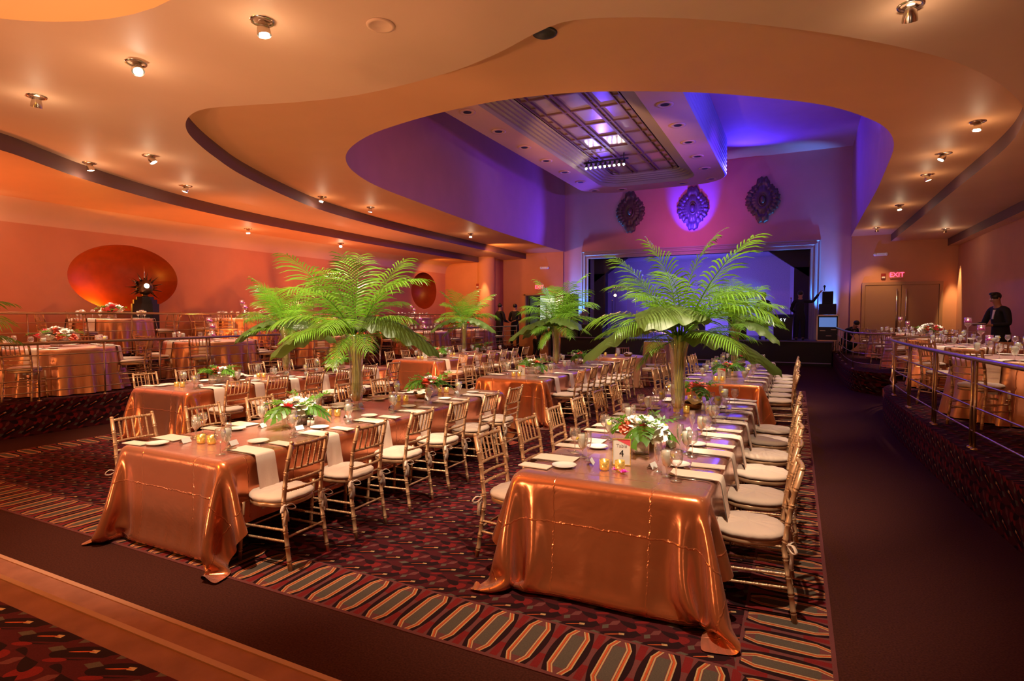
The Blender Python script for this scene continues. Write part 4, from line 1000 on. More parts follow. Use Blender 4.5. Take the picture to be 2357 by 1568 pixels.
def monstera(seed):
    m = MB(); rnd = random.Random(seed); L_ = .24; rows = 0
    for s in (-1, 1):
        for k in range(7):
            t0 = k / 7; t1 = (k + .82) / 7
            w0 = .13 * math.sin(PI * (.12 + .86 * t0)) ** .6; w1 = .13 * math.sin(PI * (.12 + .86 * t1)) ** .6
            for a, b, in ((0, .35), (.35, 1)):
                if a == 0: u0, u1 = t0, (k + 1) / 7
                else: u0, u1 = t0, t1
                def P_(t, q, w_): return (L_ * t + q * .06, s * w_ * q, .02 + .05 * math.sin(t * 2.6) - .10 * q * q * .6 - .10 * t * t)
                m.add([P_(u0, a, w0), P_(u1, a, w1), P_(u1, (a + b) / 2, w1), P_(u0, (a + b) / 2, w0), P_(u1, b, w1 * .96), P_(u0, b, w0 * .96)], [(0, 1, 2, 3), (3, 2, 4, 5)])
    m.tube([(L_ * t, 0, .023 + .05 * math.sin(t * 2.6) - .1 * t * t) for t in (0, .25, .5, .75, 1)], .003, 4); return m.mesh('split_leaf', M['leaf'])
def sprig(seed, L_=.26):
    m = MB(); rnd = random.Random(seed); pts = [Vector((L_ * t, .02 * math.sin(t * 5 + seed), .10 * math.sin(t * 2.4))) for t in [k / 8 for k in range(9)]]
    m.tube(pts, .0022, 4)
    for k in range(22):
        t = .15 + .85 * k / 22; c = Vector((L_ * t, .02 * math.sin(t * 5 + seed), .10 * math.sin(t * 2.4))); a = rnd.uniform(-1, 1); s = 1 if k % 2 else -1
        d = Vector((.6, s * .9, a * .7)).normalized(); q = Vector((-d.y, d.x, .2)).normalized() * .011; l_ = rnd.uniform(.035, .06)
        m.add([c, c + d * l_ * .5 + q, c + d * l_, c + d * l_ * .5 - q], [(0, 1, 2, 3)])
    return m.mesh('greenery_sprig', M['leaf'])
def bloom(seed, mt, rad=.05, layers=3):
    m = MB(); rnd = random.Random(seed)
    for Lr in range(layers):
        n = 6 + Lr; tilt = .25 + Lr * .5
        for k in range(n):
            a = 2 * PI * (k + .5 * Lr) / n + rnd.uniform(-.2, .2); l_ = rad * (.75 + .25 * Lr)
            d = Vector((math.cos(a) * math.sin(tilt + .5), math.sin(a) * math.sin(tilt + .5), math.cos(tilt + .5))); q = Vector((-math.sin(a), math.cos(a), 0)) * l_ * .36
            mid = d * l_ * .55 + Vector((0, 0, -.003)); tip = d * l_ + Vector((0, 0, rnd.uniform(-.008, .006)))
            m.add([(0, 0, 0), mid + q, tip + q * .4, tip - q * .4, mid - q], [(0, 1, 2, 3, 4)])
    m.ball((0, 0, rad * .35), rad * .3, 8, 6); return m.mesh('bloom', mt)
RV = ribbed_vase(); MO = [monstera(1)]; SG = [sprig(1), sprig(2, .32), sprig(3, .2)]
BLM = {'w': bloom(1, M['white_petal'], .08, 4), 'p': bloom(2, M['pink_petal'], .05), 'c': bloom(3, M['coral_petal'], .055, 4), 'o': bloom(4, M['orchid'], .035, 2)}
def flowers(x, y, z, rz, blooms, label, seed, leaf=3, vase=True, spread=1.0):
    rnd = random.Random(seed); r = empty('flower_arrangement', (x, y, z), rz, label, 'flowers', 'low flower arrangements')
    if vase: put('ribbed_vase', RV, r); h = .13
    else: MB().lathe([(.001, .003), (.07, .003), (.075, .02), (.08, .10), (.077, .10)], n=24).obj('bowl', glassmat('bowl_glass', (1, 1, 1), .3, (.9, .8, .6)), r); h = .10
    for k, c in enumerate(blooms):
        o = put('bloom', BLM[c], r); a = k * 2.4; q = .027 * math.sqrt(k) * spread * 1.6
        o.location = (q * math.cos(a) * 1.6, q * math.sin(a), h + .045 + (.03 if vase else .11) * (1 - k / max(1, len(blooms))) + rnd.uniform(0, .015)); o.rotation_euler = (-.5 * math.sin(a) * min(1, k / 3) , .5 * math.cos(a) * min(1, k / 3), a)
    for k in range(leaf):
        o = put('split_leaf', MO[0], r); a = rnd.uniform(0, 1) + 2 * PI * k / max(1, leaf); o.location = (.05 * math.cos(a), .03 * math.sin(a), h + .02); o.rotation_euler = (rnd.uniform(-.4, .4), rnd.uniform(-.25, .1), a)
    for k in range(8):
        o = put('greenery_sprig', SG[k % 3], r); a = 2 * PI * k / 8 + rnd.uniform(-.3, .3); o.location = (.04 * math.cos(a), .02 * math.sin(a), h); o.rotation_euler = (rnd.uniform(-.3, .3), rnd.uniform(-.3, .15), a)
    return r
def votive_proto():
    r = empty('votive_candle', cat='candle')
    MB().lathe([(.001, .002), (.030, .002), (.032, .01), (.034, .068), (.0325, .068), (.03, .012)], n=18).obj('cup', M['votive'], r)
    MB().lathe([(.001, .045), (.010, .046), (.006, .058), (.001, .072)], n=8).obj('flame', M['flame'], r); return r
VOT = votive_proto()
def basket_proto():
    r = empty('bread_basket', cat='basket')
    m = MB(); m.lathe([(.001, .002), (.075, .002), (.10, .03), (.115, .06), (.108, .06), (.095, .03), (.001, .01)], n=24); m.obj('wicker_bowl', M['wood'], r)
    m = MB(); rnd = random.Random(8); rows = []
    for i in range(9):
        f = i / 8; row = []
        for k in range(25):
            a = 2 * PI * (k % 24) / 24; rr = .118 * f * (1 + .13 * math.sin(3 * a + 1) * f); row.append((rr * math.cos(a), rr * math.sin(a), .10 - .03 * f * f + .018 * math.sin(5 * a + f * 3) * f + .01 * math.sin(a * 2 + f * 6)))
        rows.append(row)
    m.grid(rows); m.obj('folded_napkin', M['napkin'], r); return r
BSK = basket_proto()
def shaker():
    m = MB(); m.lathe([(.001, 0), (.02, 0), (.017, .05), (.014, .06)], n=12); m.mi = 1; m.lathe([(.0155, .058), (.015, .075), (.001, .082)], n=12); return m.mesh('salt_shaker', [M['card'], M['chrome']])
SHK = shaker()
def number_frame(x, y, z, rz, txt, label):
    r = empty('table_number', (x, y, z), rz, label, 'sign', 'framed table numbers')
    m = MB(); w_, h, t = .055, .165, .006
    m.box(-w_, -t, 0, -w_ + .004, t, h); m.box(w_ - .004, -t, 0, w_, t, h); m.box(-w_, -t, 0, w_, t, .004); m.box(-w_, -t, h - .004, w_, t, h)
    m.obj('frame', M['votive'], r, smooth=False)
    MB().box(-w_ + .004, -.002, .004, w_ - .004, .002, h - .004).obj('card', M['card'], r, smooth=False)
    MB().add([(-.035, -.003, h - .006), (w_ - .004, -.003, h - .006), (w_ - .004, -.003, h - .045)], [(0, 1, 2)]).obj('red_corner', M['pink_petal'], r, smooth=False)
    text_mesh(txt, .058, M['dark'], r, (0, -.0035, .072), (R(90), 0, 0), .0006, 'number')
    r.scale = (1.12,) * 3
    text_mesh('Table', .03, mat('grey_ink', (.4, .38, .4), .6), r, (0, -.0035, .120), (R(90), 0, 0), .0004, 'script')
# ------------------------------------------------------------ long tables
def table_set(tx, y0, n, pitch, tname, tgrp, cloth, sat, num=None, flw=(), near=0, off=0):
    L_ = n * pitch + .26; hy = L_ / 2; hx = .625; yc = y0 + hy
    t = place(TBL[n], USED, (tx, yc, 0), 0, 'banquet table hidden under copper cloth, ' + tname, 'long banquet tables')
    c = put('tablecloth', cloth, None, (tx, yc, 0), 0, 'copper satin cloth draped over ' + tname, 'tablecloth', 'copper cloths on long tables')
    md = c.modifiers.new('smooth', 'SUBSURF'); md.levels = 1; md.render_levels = 1
    rnd = random.Random(int(tx * 100 + y0 * 10))
    for s in (1, -1):
        for k in range(n):
            y = y0 + .13 + off + pitch * (k + .5)
            who = '%s place on the %s of %s' % (ORD[k], 'right' if s > 0 else 'left', tname)
            far = y > 8.6
            P_ = CHF if y > 10 else CH
            place(P_, USED, (tx + s * (hx + (.195 if s > 0 else .15) + rnd.uniform(-.012, .02)), y + rnd.uniform(-.02, .02), .006), (PI / 2 if s > 0 else -PI / 2) + rnd.uniform(-.05, .05), 'gold chiavari chair, ' + who, 'chairs ' + tgrp)
            setting(tx + s * (hx + .008), y, ZT, s, who, tname, tgrp, far, rnd)
    k = 0
    for (dy, bl, lab, lf) in flw:
        flowers(tx, y0 + dy, ZT, PI / 2 + rnd.uniform(-.3, .3), bl, lab, int(y0 * 7 + dy * 3), lf)
    for i, dy in enumerate([.33, 1.75, 2.9, 3.8][:4 if near else 2]):
        for q in (0, 1):
            place(VOT, USED, (tx - .08 + .10 * q, y0 + dy + .02 * q, ZT), 0, '%s votive of the %s pair on %s' % (('left', 'right')[q], ORD[i], tname), 'votives ' + tgrp)
    for i, dy in enumerate([1.35, 3.25]):
        place(BSK, USED, (tx + (.04 if i else -.05), y0 + dy, ZT), dy, '%s bread basket with folded napkin on %s' % (('nearer', 'farther')[i], tname), 'bread baskets on the tables')
        if near:
            for q in (0, 1): inst('salt_shaker', SHK, (tx + .16 + .045 * q, y0 + dy - .1, ZT), 0, '%s shaker by the %s basket on %s' % (('left', 'right')[q], ('nearer', 'farther')[i], tname), 'shaker', 'shakers ' + tgrp)
    if num: number_frame(tx - .01, y0 + .50, ZT, R(14), num, 'gold framed number %s card on %s' % (num, tname))
TBL = {6: long_table_mesh(.622, (6 * .68 + .26) / 2 - .003), 7: long_table_mesh(.622, (7 * .67 + .26) / 2 - .003)}
hy6 = (6 * .68 + .26) / 2
CA = cloth_rect(.625, hy6, .76, .45, .775, .76, seed=3)
CB = cloth_rect(.625, hy6, .76, .46, .755, .76, seed=9)
T4 = 'the table numbered 4'
table_set(TXR, 3.36, 6, .68, T4, 'at table 4', CA, 1, '4', ((1.02, 'wwwwpwcw', 'bright white hydrangea arrangement beside the card reading 4', 3), (3.75, 'cccpc', 'coral flower arrangement behind the tallest palm vase', 2)), 1)
table_set(TXL, 2.68, 6, .68, 'the nearest left table', 'at the nearest left table', CB, 1, None, ((1.25, 'wwwwpwo', 'white and pink arrangement on the nearest left table before the palm', 3), (3.45, 'wpppcw', 'red and white orchid arrangement on the nearest left table behind the palm', 3)), 1, -.12)
table_set(TXF, 4.94, 6, .68, 'the long table by the left rail', 'at the long table by the left rail', CA, 0, None, ((.95, 'ccwc', 'red and green arrangement on the long table by the left rail', 3), (3.5, 'ppcw', 'pink arrangement behind the palm on the long table by the left rail', 3)), 0)
table_set(TXL, 8.42, 6, .68, 'the middle table numbered 2', 'at table 2', CA, 0, '2', ((1.0, 'cwcp', 'orange and white arrangement on the middle table numbered 2', 3), (3.5, 'pp', 'single pink bloom arrangement at far end of table 2', 3)), 0)
table_set(TXR, 9.25, 7, .67, 'the second right table numbered 1', 'at table 1', cloth_rect(.625, (7 * .67 + .26) / 2, .76, .46, .76, .76, seed=5), 0, '1', ((1.1, 'cpc', 'coral arrangement beside the card reading 1', 3), (3.9, 'cp', 'far coral arrangement on the second right table', 3)), 0)
table_set(TXF, 10.9, 6, .68, 'the far left long table', 'at the far left long table', CB, 0, '3', ((1.0, 'cwc', 'yellow and orange arrangement on the far left long table', 3), (3.3, 'cc', 'small orange arrangement at the far end of the left row', 2)), 0)
# ------------------------------------------------------------ round tables
DIR = ['right', 'far right', 'far', 'far left', 'left', 'near left', 'near', 'near right']
RC = [cloth_round(.90, .76, .745, 19, 1, M['satin_dull'], .16), cloth_round(.90, .76, .74, 22, 2, M['satin_dull'], .15)]
def round_base(rad):
    r = empty('round_table', cat='table'); MB().lathe([(.001, .735), (rad - .01, .735), (rad - .004, .745), (rad - .01, .755), (.001, .755)], n=40).obj('tabletop', M['wood'], r)
    for k in range(4):
        a = PI / 4 + PI / 2 * k; MB().tube([(.5 * rad * math.cos(a) * 1.2, .5 * rad * math.sin(a) * 1.2, 0), (.5 * rad * math.cos(a) * 1.2, .5 * rad * math.sin(a) * 1.2, .735)], .014, 8).obj('leg', M['rail'], r)
    return r
RB = round_base(.9)
def candle_trio(x, y, z, tname):
    for k, (dx, dy, h) in enumerate(((-.12, .05, .40), (.06, .0, .27), (.16, -.08, .12))):
        r = empty('floating_candle_vase', (x + dx, y + dy, z), 0, '%s orchid vase on %s' % (('tallest', 'middle', 'shortest')[k], tname), 'vase', 'orchid vases on the round tables')
        m = MB()
        if h > .2: m.lathe([(.001, .002), (.05, .002), (.05, .006), (.010, .02), (.008, h - .10), (.02, h - .06), (.055, h - .03), (.058, h), (.058, h + .10), (.056, h + .10)], n=20)
        else: m.lathe([(.001, .002), (.055, .002), (.058, .01), (.058, h + .08), (.056, h + .08)], n=20)
        m.obj('glass', M['glass'], r); hh = h if h > .2 else h - .03
        put('orchid_bloom', BLM['o'], r, (0, 0, hh + .015)).scale = (1.9,) * 3; o = put('orchid_bloom', BLM['o'], r, (.015, .01, hh)); o.scale = (1.9,) * 3; MB().lathe([(.001, 0), (.012, 0), (.012, .012), (.003, .014), (.001, .024)], (0, 0, hh + .055), 10).obj('floating_candle', M['flame'], r)
        MB().lathe([(.001, -.02), (.045, -.01), (.05, .0), (.001, .0)], (0, 0, hh), 16).obj('water', M['icewater'], r)
def round_set(x, y, z, tname, tgrp, kind, ci, rot=0):
    up = x < -13; sk = (0, 4) if -13 < x < 0 else ((0, 3, 4) if up and y < 8 else (0, 4)) if up else (4,); fs = .88 if up else 1
    place(RB, USED, (x, y, z), 0, 'round banquet table, ' + tname, 'round banquet tables').scale = (fs, fs, 1)
    put('tablecloth', RC[ci], None, (x, y, z), rot, 'round copper cloth, ' + tname, 'tablecloth', 'copper cloths on round tables').scale = (fs, fs, 1)
    rnd = random.Random(int(x * 50 + y * 31))
    for k in range(8):
        if k in sk: continue
        a = 2 * PI * k / 8 + (rnd.random() - .5) * .08; who = '%s side of %s' % (DIR[k], tname)
        if up and k in (1, 7, 3, 5): a += {1: .2, 3: -.2, 5: .2, 7: -.2}[k]
        dx, dy = math.cos(a), math.sin(a); cr = (1.15 if k % 2 else 1.22) * (.91 if up else 1)
        place(CHF, USED, (x + dx * cr, y + dy * cr, z), a + PI / 2, 'gold chiavari chair, ' + who, 'chairs ' + tgrp)
        rr = .70 * fs; b = a + .12
        place(GOB, USED, (x + rr * math.cos(b), y + rr * math.sin(b), z + ZT), a, 'water goblet, ' + who, 'goblets ' + tgrp)
        b = a - .16; inst('wine_glass', MW, (x + .66 * fs * math.cos(b), y + .66 * fs * math.sin(b), z + ZT), 0, 'wine glass, ' + who, 'glass', 'wine glasses ' + tgrp)
        inst('napkin', MN, (x + .903 * fs * dx, y + .903 * fs * dy, z + ZT), a, 'hanging napkin, ' + who, 'napkin', 'napkins ' + tgrp)
        b = a + .3; inst('bread_plate', MP, (x + .74 * fs * math.cos(b), y + .74 * fs * math.sin(b), z + ZT), 0, 'bread plate, ' + who, 'plate', 'plates ' + tgrp)
    if kind == 'f': flowers(x, y, z + ZT, rnd.random() * 3, 'wwcwpwcwwpcwpc', 'round lily bouquet on ' + tname, int(y * 9), 0, False, .95).scale = (1.15,) * 3
    else: candle_trio(x, y, z + ZT, tname)
round_set(-11.5, 5.37, .5, 'the nearest round table on the left terrace', 'at the nearest left terrace table', 'f', 0)
round_set(-11.5, 8.3, .5, 'the second round table on the left terrace', 'at the second left terrace table', 'c', 1, .5)
round_set(-11.5, 11.5, .5, 'the third round table on the left terrace', 'at the third left terrace table', 'f', 0, 1)
round_set(-11.5, 16.2, .5, 'the fourth round table on the left terrace', 'at the fourth left terrace table', 'c', 1, 2)
round_set(-11.5, 19.5, .5, 'the farthest round table on the left terrace', 'at the farthest left terrace table', 'f', 0, 3)
round_set(-13.72, 7.5, .97, 'the round table before the spiked sculpture', 'at the table before the sculpture', 'f', 1, 1.5)
round_set(-13.72, 10.9, .97, 'the second table along the left wall', 'at the second table along the left wall', 'c', 0, 1.7)
round_set(-13.72, 14.6, .97, 'the third table along the left wall', 'at the third table along the left wall', 'f', 1, 1.9)
round_set(-13.72, 18.7, .97, 'the farthest table along the left wall', 'at the farthest left wall table', 'c', 0, 2.5)
round_set(2.75, 9.3, .5, 'the nearest round table on the right terrace', 'at the nearest right terrace table', 'p', 0, .8)
round_set(2.85, 12.7, .5, 'the round table beside the standing waiter', 'at the table beside the waiter', 'c', 1, .2)
round_set(2.95, 17.2, .5, 'the right terrace table with lilies', 'at the right terrace table with lilies', 'f', 0, 1.3)
round_set(2.95, 20.9, .5, 'the farthest round table on the right terrace', 'at the farthest right terrace table', 'c', 1, 1.1)
# head table round + cocktail table
r = round_base(.68); r.location = (-4.15, 14.5, 0); r['label'] = 'small round table near the dance floor under a wrinkled rose cloth'
put('tablecloth', cloth_round(.68, .76, .745, 12, 7, M['satin_dull'], .2), None, (-4.15, 14.5, 0), 0, 'wrinkled rose copper cloth on the small round table near the dance floor', 'tablecloth')
put('pitcher', MB().lathe([(.001, .002), (.05, .002), (.055, .10), (.04, .17), (.045, .19)], n=18).mesh('pitcher', M['icewater']), None, (-4.15, 14.55, ZT), 0, 'clear water pitcher on the small round table near the dance floor', 'pitcher')
place(BSK, USED, (-3.85, 14.4, ZT), 0, 'bread basket on the small round table near the dance floor', 'bread baskets on the tables')
for k, (dx, dy) in enumerate(((-.35, .1), (-.28, -.15), (.05, -.3))): place(VOT, USED, (-4.15 + dx, 14.5 + dy, ZT), 0, 'gold votive candle on the small round table, ' + ('back', 'left', 'front')[k] + ' one', 'votives on the small round table')
for k, (a, l) in enumerate(((R(100), 'behind'), (R(-20), 'right of'), (R(45), 'far right of'))):
    place(CHF, USED, (-4.15 + 1.02 * math.cos(a), 14.5 + 1.02 * math.sin(a), .006), a + PI / 2, 'gold chiavari chair %s the small round table near the dance floor' % l, 'chairs at the small round table')
r = empty('cocktail_table', (-3.5, 16.3, .02), 0, 'high cocktail table in champagne cloth on the dance floor', 'table')
MB().lathe([(.001, 1.03), (.38, 1.03), (.38, 1.05), (.001, 1.05)], n=30).obj('tabletop', M['wood'], r); MB().tube([(0, 0, 0), (0, 0, 1.03)], .03, 12).obj('pedestal', M['rail'], r)
put('tablecloth', cloth_round(.385, 1.06, 1.0, 16, 4, M['cream'], .12), None, (-3.5, 16.3, .02), 0, 'champagne satin cloth on the high cocktail table', 'tablecloth')
put('bloom', BLM['c'], None, (-3.4, 16.3, 1.10), 0, 'single coral bloom on the cocktail table', 'flower')
# off-frame stand for the near palm at the left
r = empty('pedestal_table', (-7.45, 2.30, .006), 0, 'small round pedestal table carrying the palm at the left picture edge', 'table')
MB().lathe([(.001, .72), (.16, .72), (.16, .757), (.001, .757)], n=30).obj('tabletop', M['wood'], r); MB().lathe([(.2, 0), (.2, .02), (.03, .05), (.03, .72)], n=16).obj('pedestal', M['rail'], r)
# scattered orchids by the number 4 frame
put('orchid_bloom', BLM['o'], None, (TXR - .0, 3.36 + .34, ZT + .004), 0, 'magenta orchid lying beside the votives near the card reading 4', 'flower')
put('orchid_bloom', BLM['o'], None, (TXR + .06, 3.36 + .31, ZT + .004), 1, 'second magenta orchid right of the first near the card reading 4', 'flower')
# ------------------------------------------------------------ railings
def railing(path, z, label, h=.88, bars=4, step=1.15, double=False, slope=None, ends=True):
    r = empty('railing', (0, 0, 0), 0, label, 'railing', 'terrace railings')
    P_ = [Vector((p[0], p[1], z + (p[2] if len(p) > 2 else 0))) for p in path]
    m = MB(); m.tube([p + Vector((0, 0, h)) for p in P_], .024, 10); m.obj('top_rail', M['rail'], r)
    for k in range(bars):
        hh = h * (k + .75) / (bars + .75)
        m = MB(); m.tube([p + Vector((0, 0, hh)) for p in P_], .0085, 6); m.obj('bar', M['rail'], r)
    L_ = [0]
    for a, b in zip(P_, P_[1:]): L_.append(L_[-1] + (b - a).length)
    T = L_[-1]; n = max(1, int(round(T / step)))
    for k in range(n + 1):
        s = min(max(T * k / n, .03), T - .03)
        for q in ((-.05, .05) if double else (0,)):
            ss = min(max(s + q, .02), T - .02); i = max(j for j in range(len(L_)) if L_[j] <= ss); i = min(i, len(P_) - 2)
            c = P_[i].lerp(P_[i + 1], (ss - L_[i]) / (L_[i + 1] - L_[i]))
            m = MB(); m.tube([c, c + Vector((0, 0, h))], .015 if double else .013, 8); m.lathe([(.032, .0), (.03, .012), (.015, .02)], tuple(c), 10); m.obj('post', M['rail'], r)
    return r
railing([(-10.32, -1), (-10.32, 12.0)], .5, 'long metal railing along the front of the left terrace', step=.95)
railing([(-10.32, 13.8), (-10.32, 21.2)], .5, 'far metal railing of the left terrace, lit blue, near the staff')
railing([(-10.95, 13.8, 0), (-10.3, 13.8, -.0), (-9.85, 13.8, -.48)], .5, 'sloping handrail on the far side of the left terrace steps', step=.7)
railing([(-10.95, 12.0, 0), (-10.3, 12.0, -.0), (-9.85, 12.0, -.48)], .5, 'sloping handrail on the near side of the left terrace steps', step=.7)
railing([(-12.80, -1), (-12.80, 22.3)], .97, 'upper metal railing before the left wall terrace', step=.95)
def inset(path, d):
    out = []
    for i, p in enumerate(path):
        a = Vector(path[max(i - 1, 0)][:2]); b = Vector(path[min(i + 1, len(path) - 1)][:2]); t = (b - a).normalized(); n = Vector((t.y, -t.x))
        out.append((p[0] + n.x * d, p[1] + n.y * d))
    return out
railing(inset(rt[4:], .10), .5, 'curved metal railing in front of the near right terrace', step=1.35, double=True, bars=3)
railing(inset(rt2[3:], .10), .5, 'curved metal railing of the far right terrace beside the stage', step=1.3, bars=3)
# ------------------------------------------------------------ people
def skin_mesh(name, chains, mt, parent, root=0, sub=2):
    """chains: list of lists of (x,y,z,r); a repeated point joins"""
    idx = {}; vs = []; rad = []; es = []
    for ch in chains:
        prev = None
        for q in ch:
            k = tuple(round(c, 4) for c in q[:3])
            if k not in idx: idx[k] = len(vs); vs.append(k); rad.append(q[3])
            i = idx[k]
            if prev is not None and prev != i: es.append((prev, i))
            prev = i
    me = bpy.data.meshes.new(name); me.from_pydata(vs, es, []); me.materials.append(mt)
    o = put(name, me, parent); md = o.modifiers.new('skin', 'SKIN'); md.use_smooth_shade = True
    sv = me.skin_vertices[0].data
    for i, r_ in enumerate(rad):
        sv[i].radius = (r_, r_) if not isinstance(r_, tuple) else r_
        sv[i].use_root = (i == root)
    s = o.modifiers.new('sub', 'SUBSURF'); s.levels = sub; s.render_levels = sub; return o
def hand_chain(w_, d, up):
    """palm and fingers at wrist w_ pointing along d"""
    w_ = Vector(w_); d = Vector(d).normalized(); up = Vector(up); s = d.cross(up).normalized(); up = s.cross(d).normalized()
    palm_ = w_ + d * .06; out = [[(*w_, .024), (*palm_, .032)]]
    for k, (o_, l_) in enumerate(((-.028, .072), (-.010, .082), (.010, .078), (.028, .062))):
        b = palm_ + d * .03 + s * o_; e1 = b + d * l_ * .5 - up * .008; e2 = e1 + d * l_ * .35 - up * .028
        out.append([(*palm_, .032), (*b, .011), (*e1, .009), (*e2, .008)])
    b = w_ + d * .035 + s * -.035; out.append([(*w_, .024), (*b, .013), (*(b + d * .035 - s * .015 - up * .01), .010), (*(b + d * .06 - s * .012 - up * .02), .009)])
    return out
def person(loc, rz, label, hands, elbows, lean=0.0, sit=0.0, feet=None, head_turn=(0, 0), hairstyle='short', shirt=True, held=None, apron=False):
    """local frame: faces -Y, origin on the floor"""
    r = empty('person', loc, rz, label, 'person')
    hip = Vector((0, 0, .95 - sit)); spine = Vector((0, -math.sin(lean), math.cos(lean)))
    chest = hip + spine * .30; neck = hip + spine * .53; head = neck + (spine * .6 + Vector((head_turn[0], -.12 + head_turn[1], .5))).normalized() * .17
    sh = [neck + Vector((s * .185, 0, 0)) - spine * .045 for s in (-1, 1)]
    fw = Vector((0, -1, 0))
    feet = feet or [(-.11, 0, .06), (.11, .04, .06)]
    body = [[(*hip, .10), (*(hip + spine * .15), .10), (*chest, .12), (*(neck - spine * .03), .060), (*(neck + (head - neck) * .35), .055), (*(neck + (head - neck) * .8), .082), (*(head + (head - neck) * .35), .088)]]
    arms = []
    for i, s in enumerate((-1, 1)):
        e = Vector(elbows[i]); h = Vector(hands[i]); d = (h - e).normalized()
        arms.append([(*(neck - spine * .03), .060), (*sh[i], .050), (*e, .045), (*(h - d * .02), .028)])
        arms += hand_chain(h - d * .02 if False else h, d, (0, 0, 1))
        arms[-7 if False else 0]
        arms.append([(*(h - d * .02), .028), (*h, .024)])
    legs = []
    for i, s in enumerate((-1, 1)):
        f = Vector(feet[i]); hp = hip + Vector((s * .10, 0, -.16)); kn = hp.lerp(f, .5) + Vector((0, -.04 - sit * .75, .02 + sit * .25))
        legs.append([(*hip, .10), (*hp, .078), (*kn, .062), (*f, .042), (*(f + fw * .14 + Vector((0, 0, -.025))), .038)])
    skin_mesh('body', body + arms + legs, M['skin'], r)
    # clothing: suit over torso, arms and legs
    g = .014
    suit = [[(*hip, .14), (*(hip + spine * .16), .142), (*chest, .15 + g), (*(neck - spine * .035), .085), (*(neck + (head - neck) * .28), .064)]]
    for i, s in enumerate((-1, 1)):
        e = Vector(elbows[i]); h = Vector(hands[i]); d = (h - e).normalized()
        suit.append([(*(neck - spine * .035), .085), (*sh[i], .075), (*e, .058), (*(h - d * .05), .042)])
    tr = suit
    for i, s in enumerate((-1, 1)):
        f = Vector(feet[i]); hp = hip + Vector((s * .10, 0, -.16)); kn = hp.lerp(f, .5) + Vector((0, -.04 - sit * .75, .02 + sit * .25))
        tr.append([(*hip, .14), (*hp, .105), (*kn, .08), (*(f + Vector((0, 0, .03))), .062)])
    skin_mesh('suit', tr, M['blackcloth'], r)
    m = MB()
    for i in (0, 1):
        f = Vector(feet[i]); m.ball(f + fw * .06 + Vector((0, 0, -.01)), .05, 12, 8, (1.0, 2.6, .95))
    m.obj('shoes', M['dark'], r)
    up = (head - neck).normalized(); c = head + up * .03; ft = (fw + Vector((head_turn[0] * 2, 0, 0))).normalized(); ft = (ft - up * ft.dot(up)).normalized(); sd = ft.cross(up)
    m = MB(); m.ball(c + ft * .105 - up * .01, .016, 8, 6, (.8, 1.2, 1.2)); 
    for s in (-1, 1): m.ball(c + sd * s * .088 - up * .005, .022, 8, 6, (.4, .8, 1.2))
    m.obj('nose_and_ears', M['skin'], r)
    m = MB()
    for s in (-1, 1): m.ball(c + ft * .083 + sd * s * .032 + up * .018, .011, 8, 6)
    m.obj('eye', M['shirt'], r)
    m = MB(); m.ball(c + ft * .09 - up * .055, .018, 8, 5, (1.3, .5, .35)); m.obj('mouth', M['pink_petal'], r)
    m = MB(); rows = []
    m.ball(c + up * .04 - ft * .030, .094, 16, 10, (1.0, 1.0, .95))
    if hairstyle == 'bun': m.ball(c + up * .12 - ft * .06, .045, 12, 8)
    if hairstyle == 'top': m.ball(c + up * .105 + ft * .01, .065, 14, 8, (1.1, 1.1, .55))
    m.obj('hair', M['hair'], r)
    if shirt:
        fr = chest - Vector((0, .155, 0)); m = MB(); n_ = neck + Vector((0, -.085, -.04))
        m.add([n_ + Vector((-.035, 0, 0)), n_ + Vector((.035, 0, 0)), fr + Vector((.012, -.012, -.02)), fr + Vector((-.012, -.012, -.02)), n_ + Vector((-.035, .02, 0)), n_ + Vector((.035, .02, 0)), fr + Vector((.012, .02, -.02)), fr + Vector((-.012, .02, -.02))],
              [(0, 3, 2, 1), (0, 4, 7, 3), (1, 2, 6, 5), (3, 7, 6, 2), (0, 1, 5, 4)])
        m.obj('shirt_front', M['shirt'], r, smooth=False)
        m = MB(); m.ball(n_ + Vector((-.02, -.012, .0)), .02, 8, 6, (1.2, .5, .7)); m.ball(n_ + Vector((.02, -.012, .0)), .02, 8, 6, (1.2, .5, .7)); m.obj('bow_tie', M['dark'], r)
    return r
# waiter walking on the right terrace, facing left
person((3.85, 15.35, .5), R(-62), 'waiter in black dinner jacket holding a plate beside the right terrace tables', [(-.12, -.42, 1.12), (.14, -.40, 1.10)], [(-.30, -.12, 1.12), (.30, -.10, 1.12)], .14, 0, [(-.1, -.15, .06), (.1, .2, .06)], (0, -.25), 'top')
m = MB(); m.lathe([(.001, .0), (.10, .0), (.15, .018), (.148, .024), (.10, .008), (.001, .008)], n=28)
_a = Matrix.Rotation(R(-62), 3, 'Z') @ Vector((0, -.52, 1.12))
m.obj('dinner_plate', M['china'], loc=(3.85 + _a.x, 15.35 + _a.y, .5 + _a.z), label='dinner plate carried by the waiter on the right terrace', cat='plate')
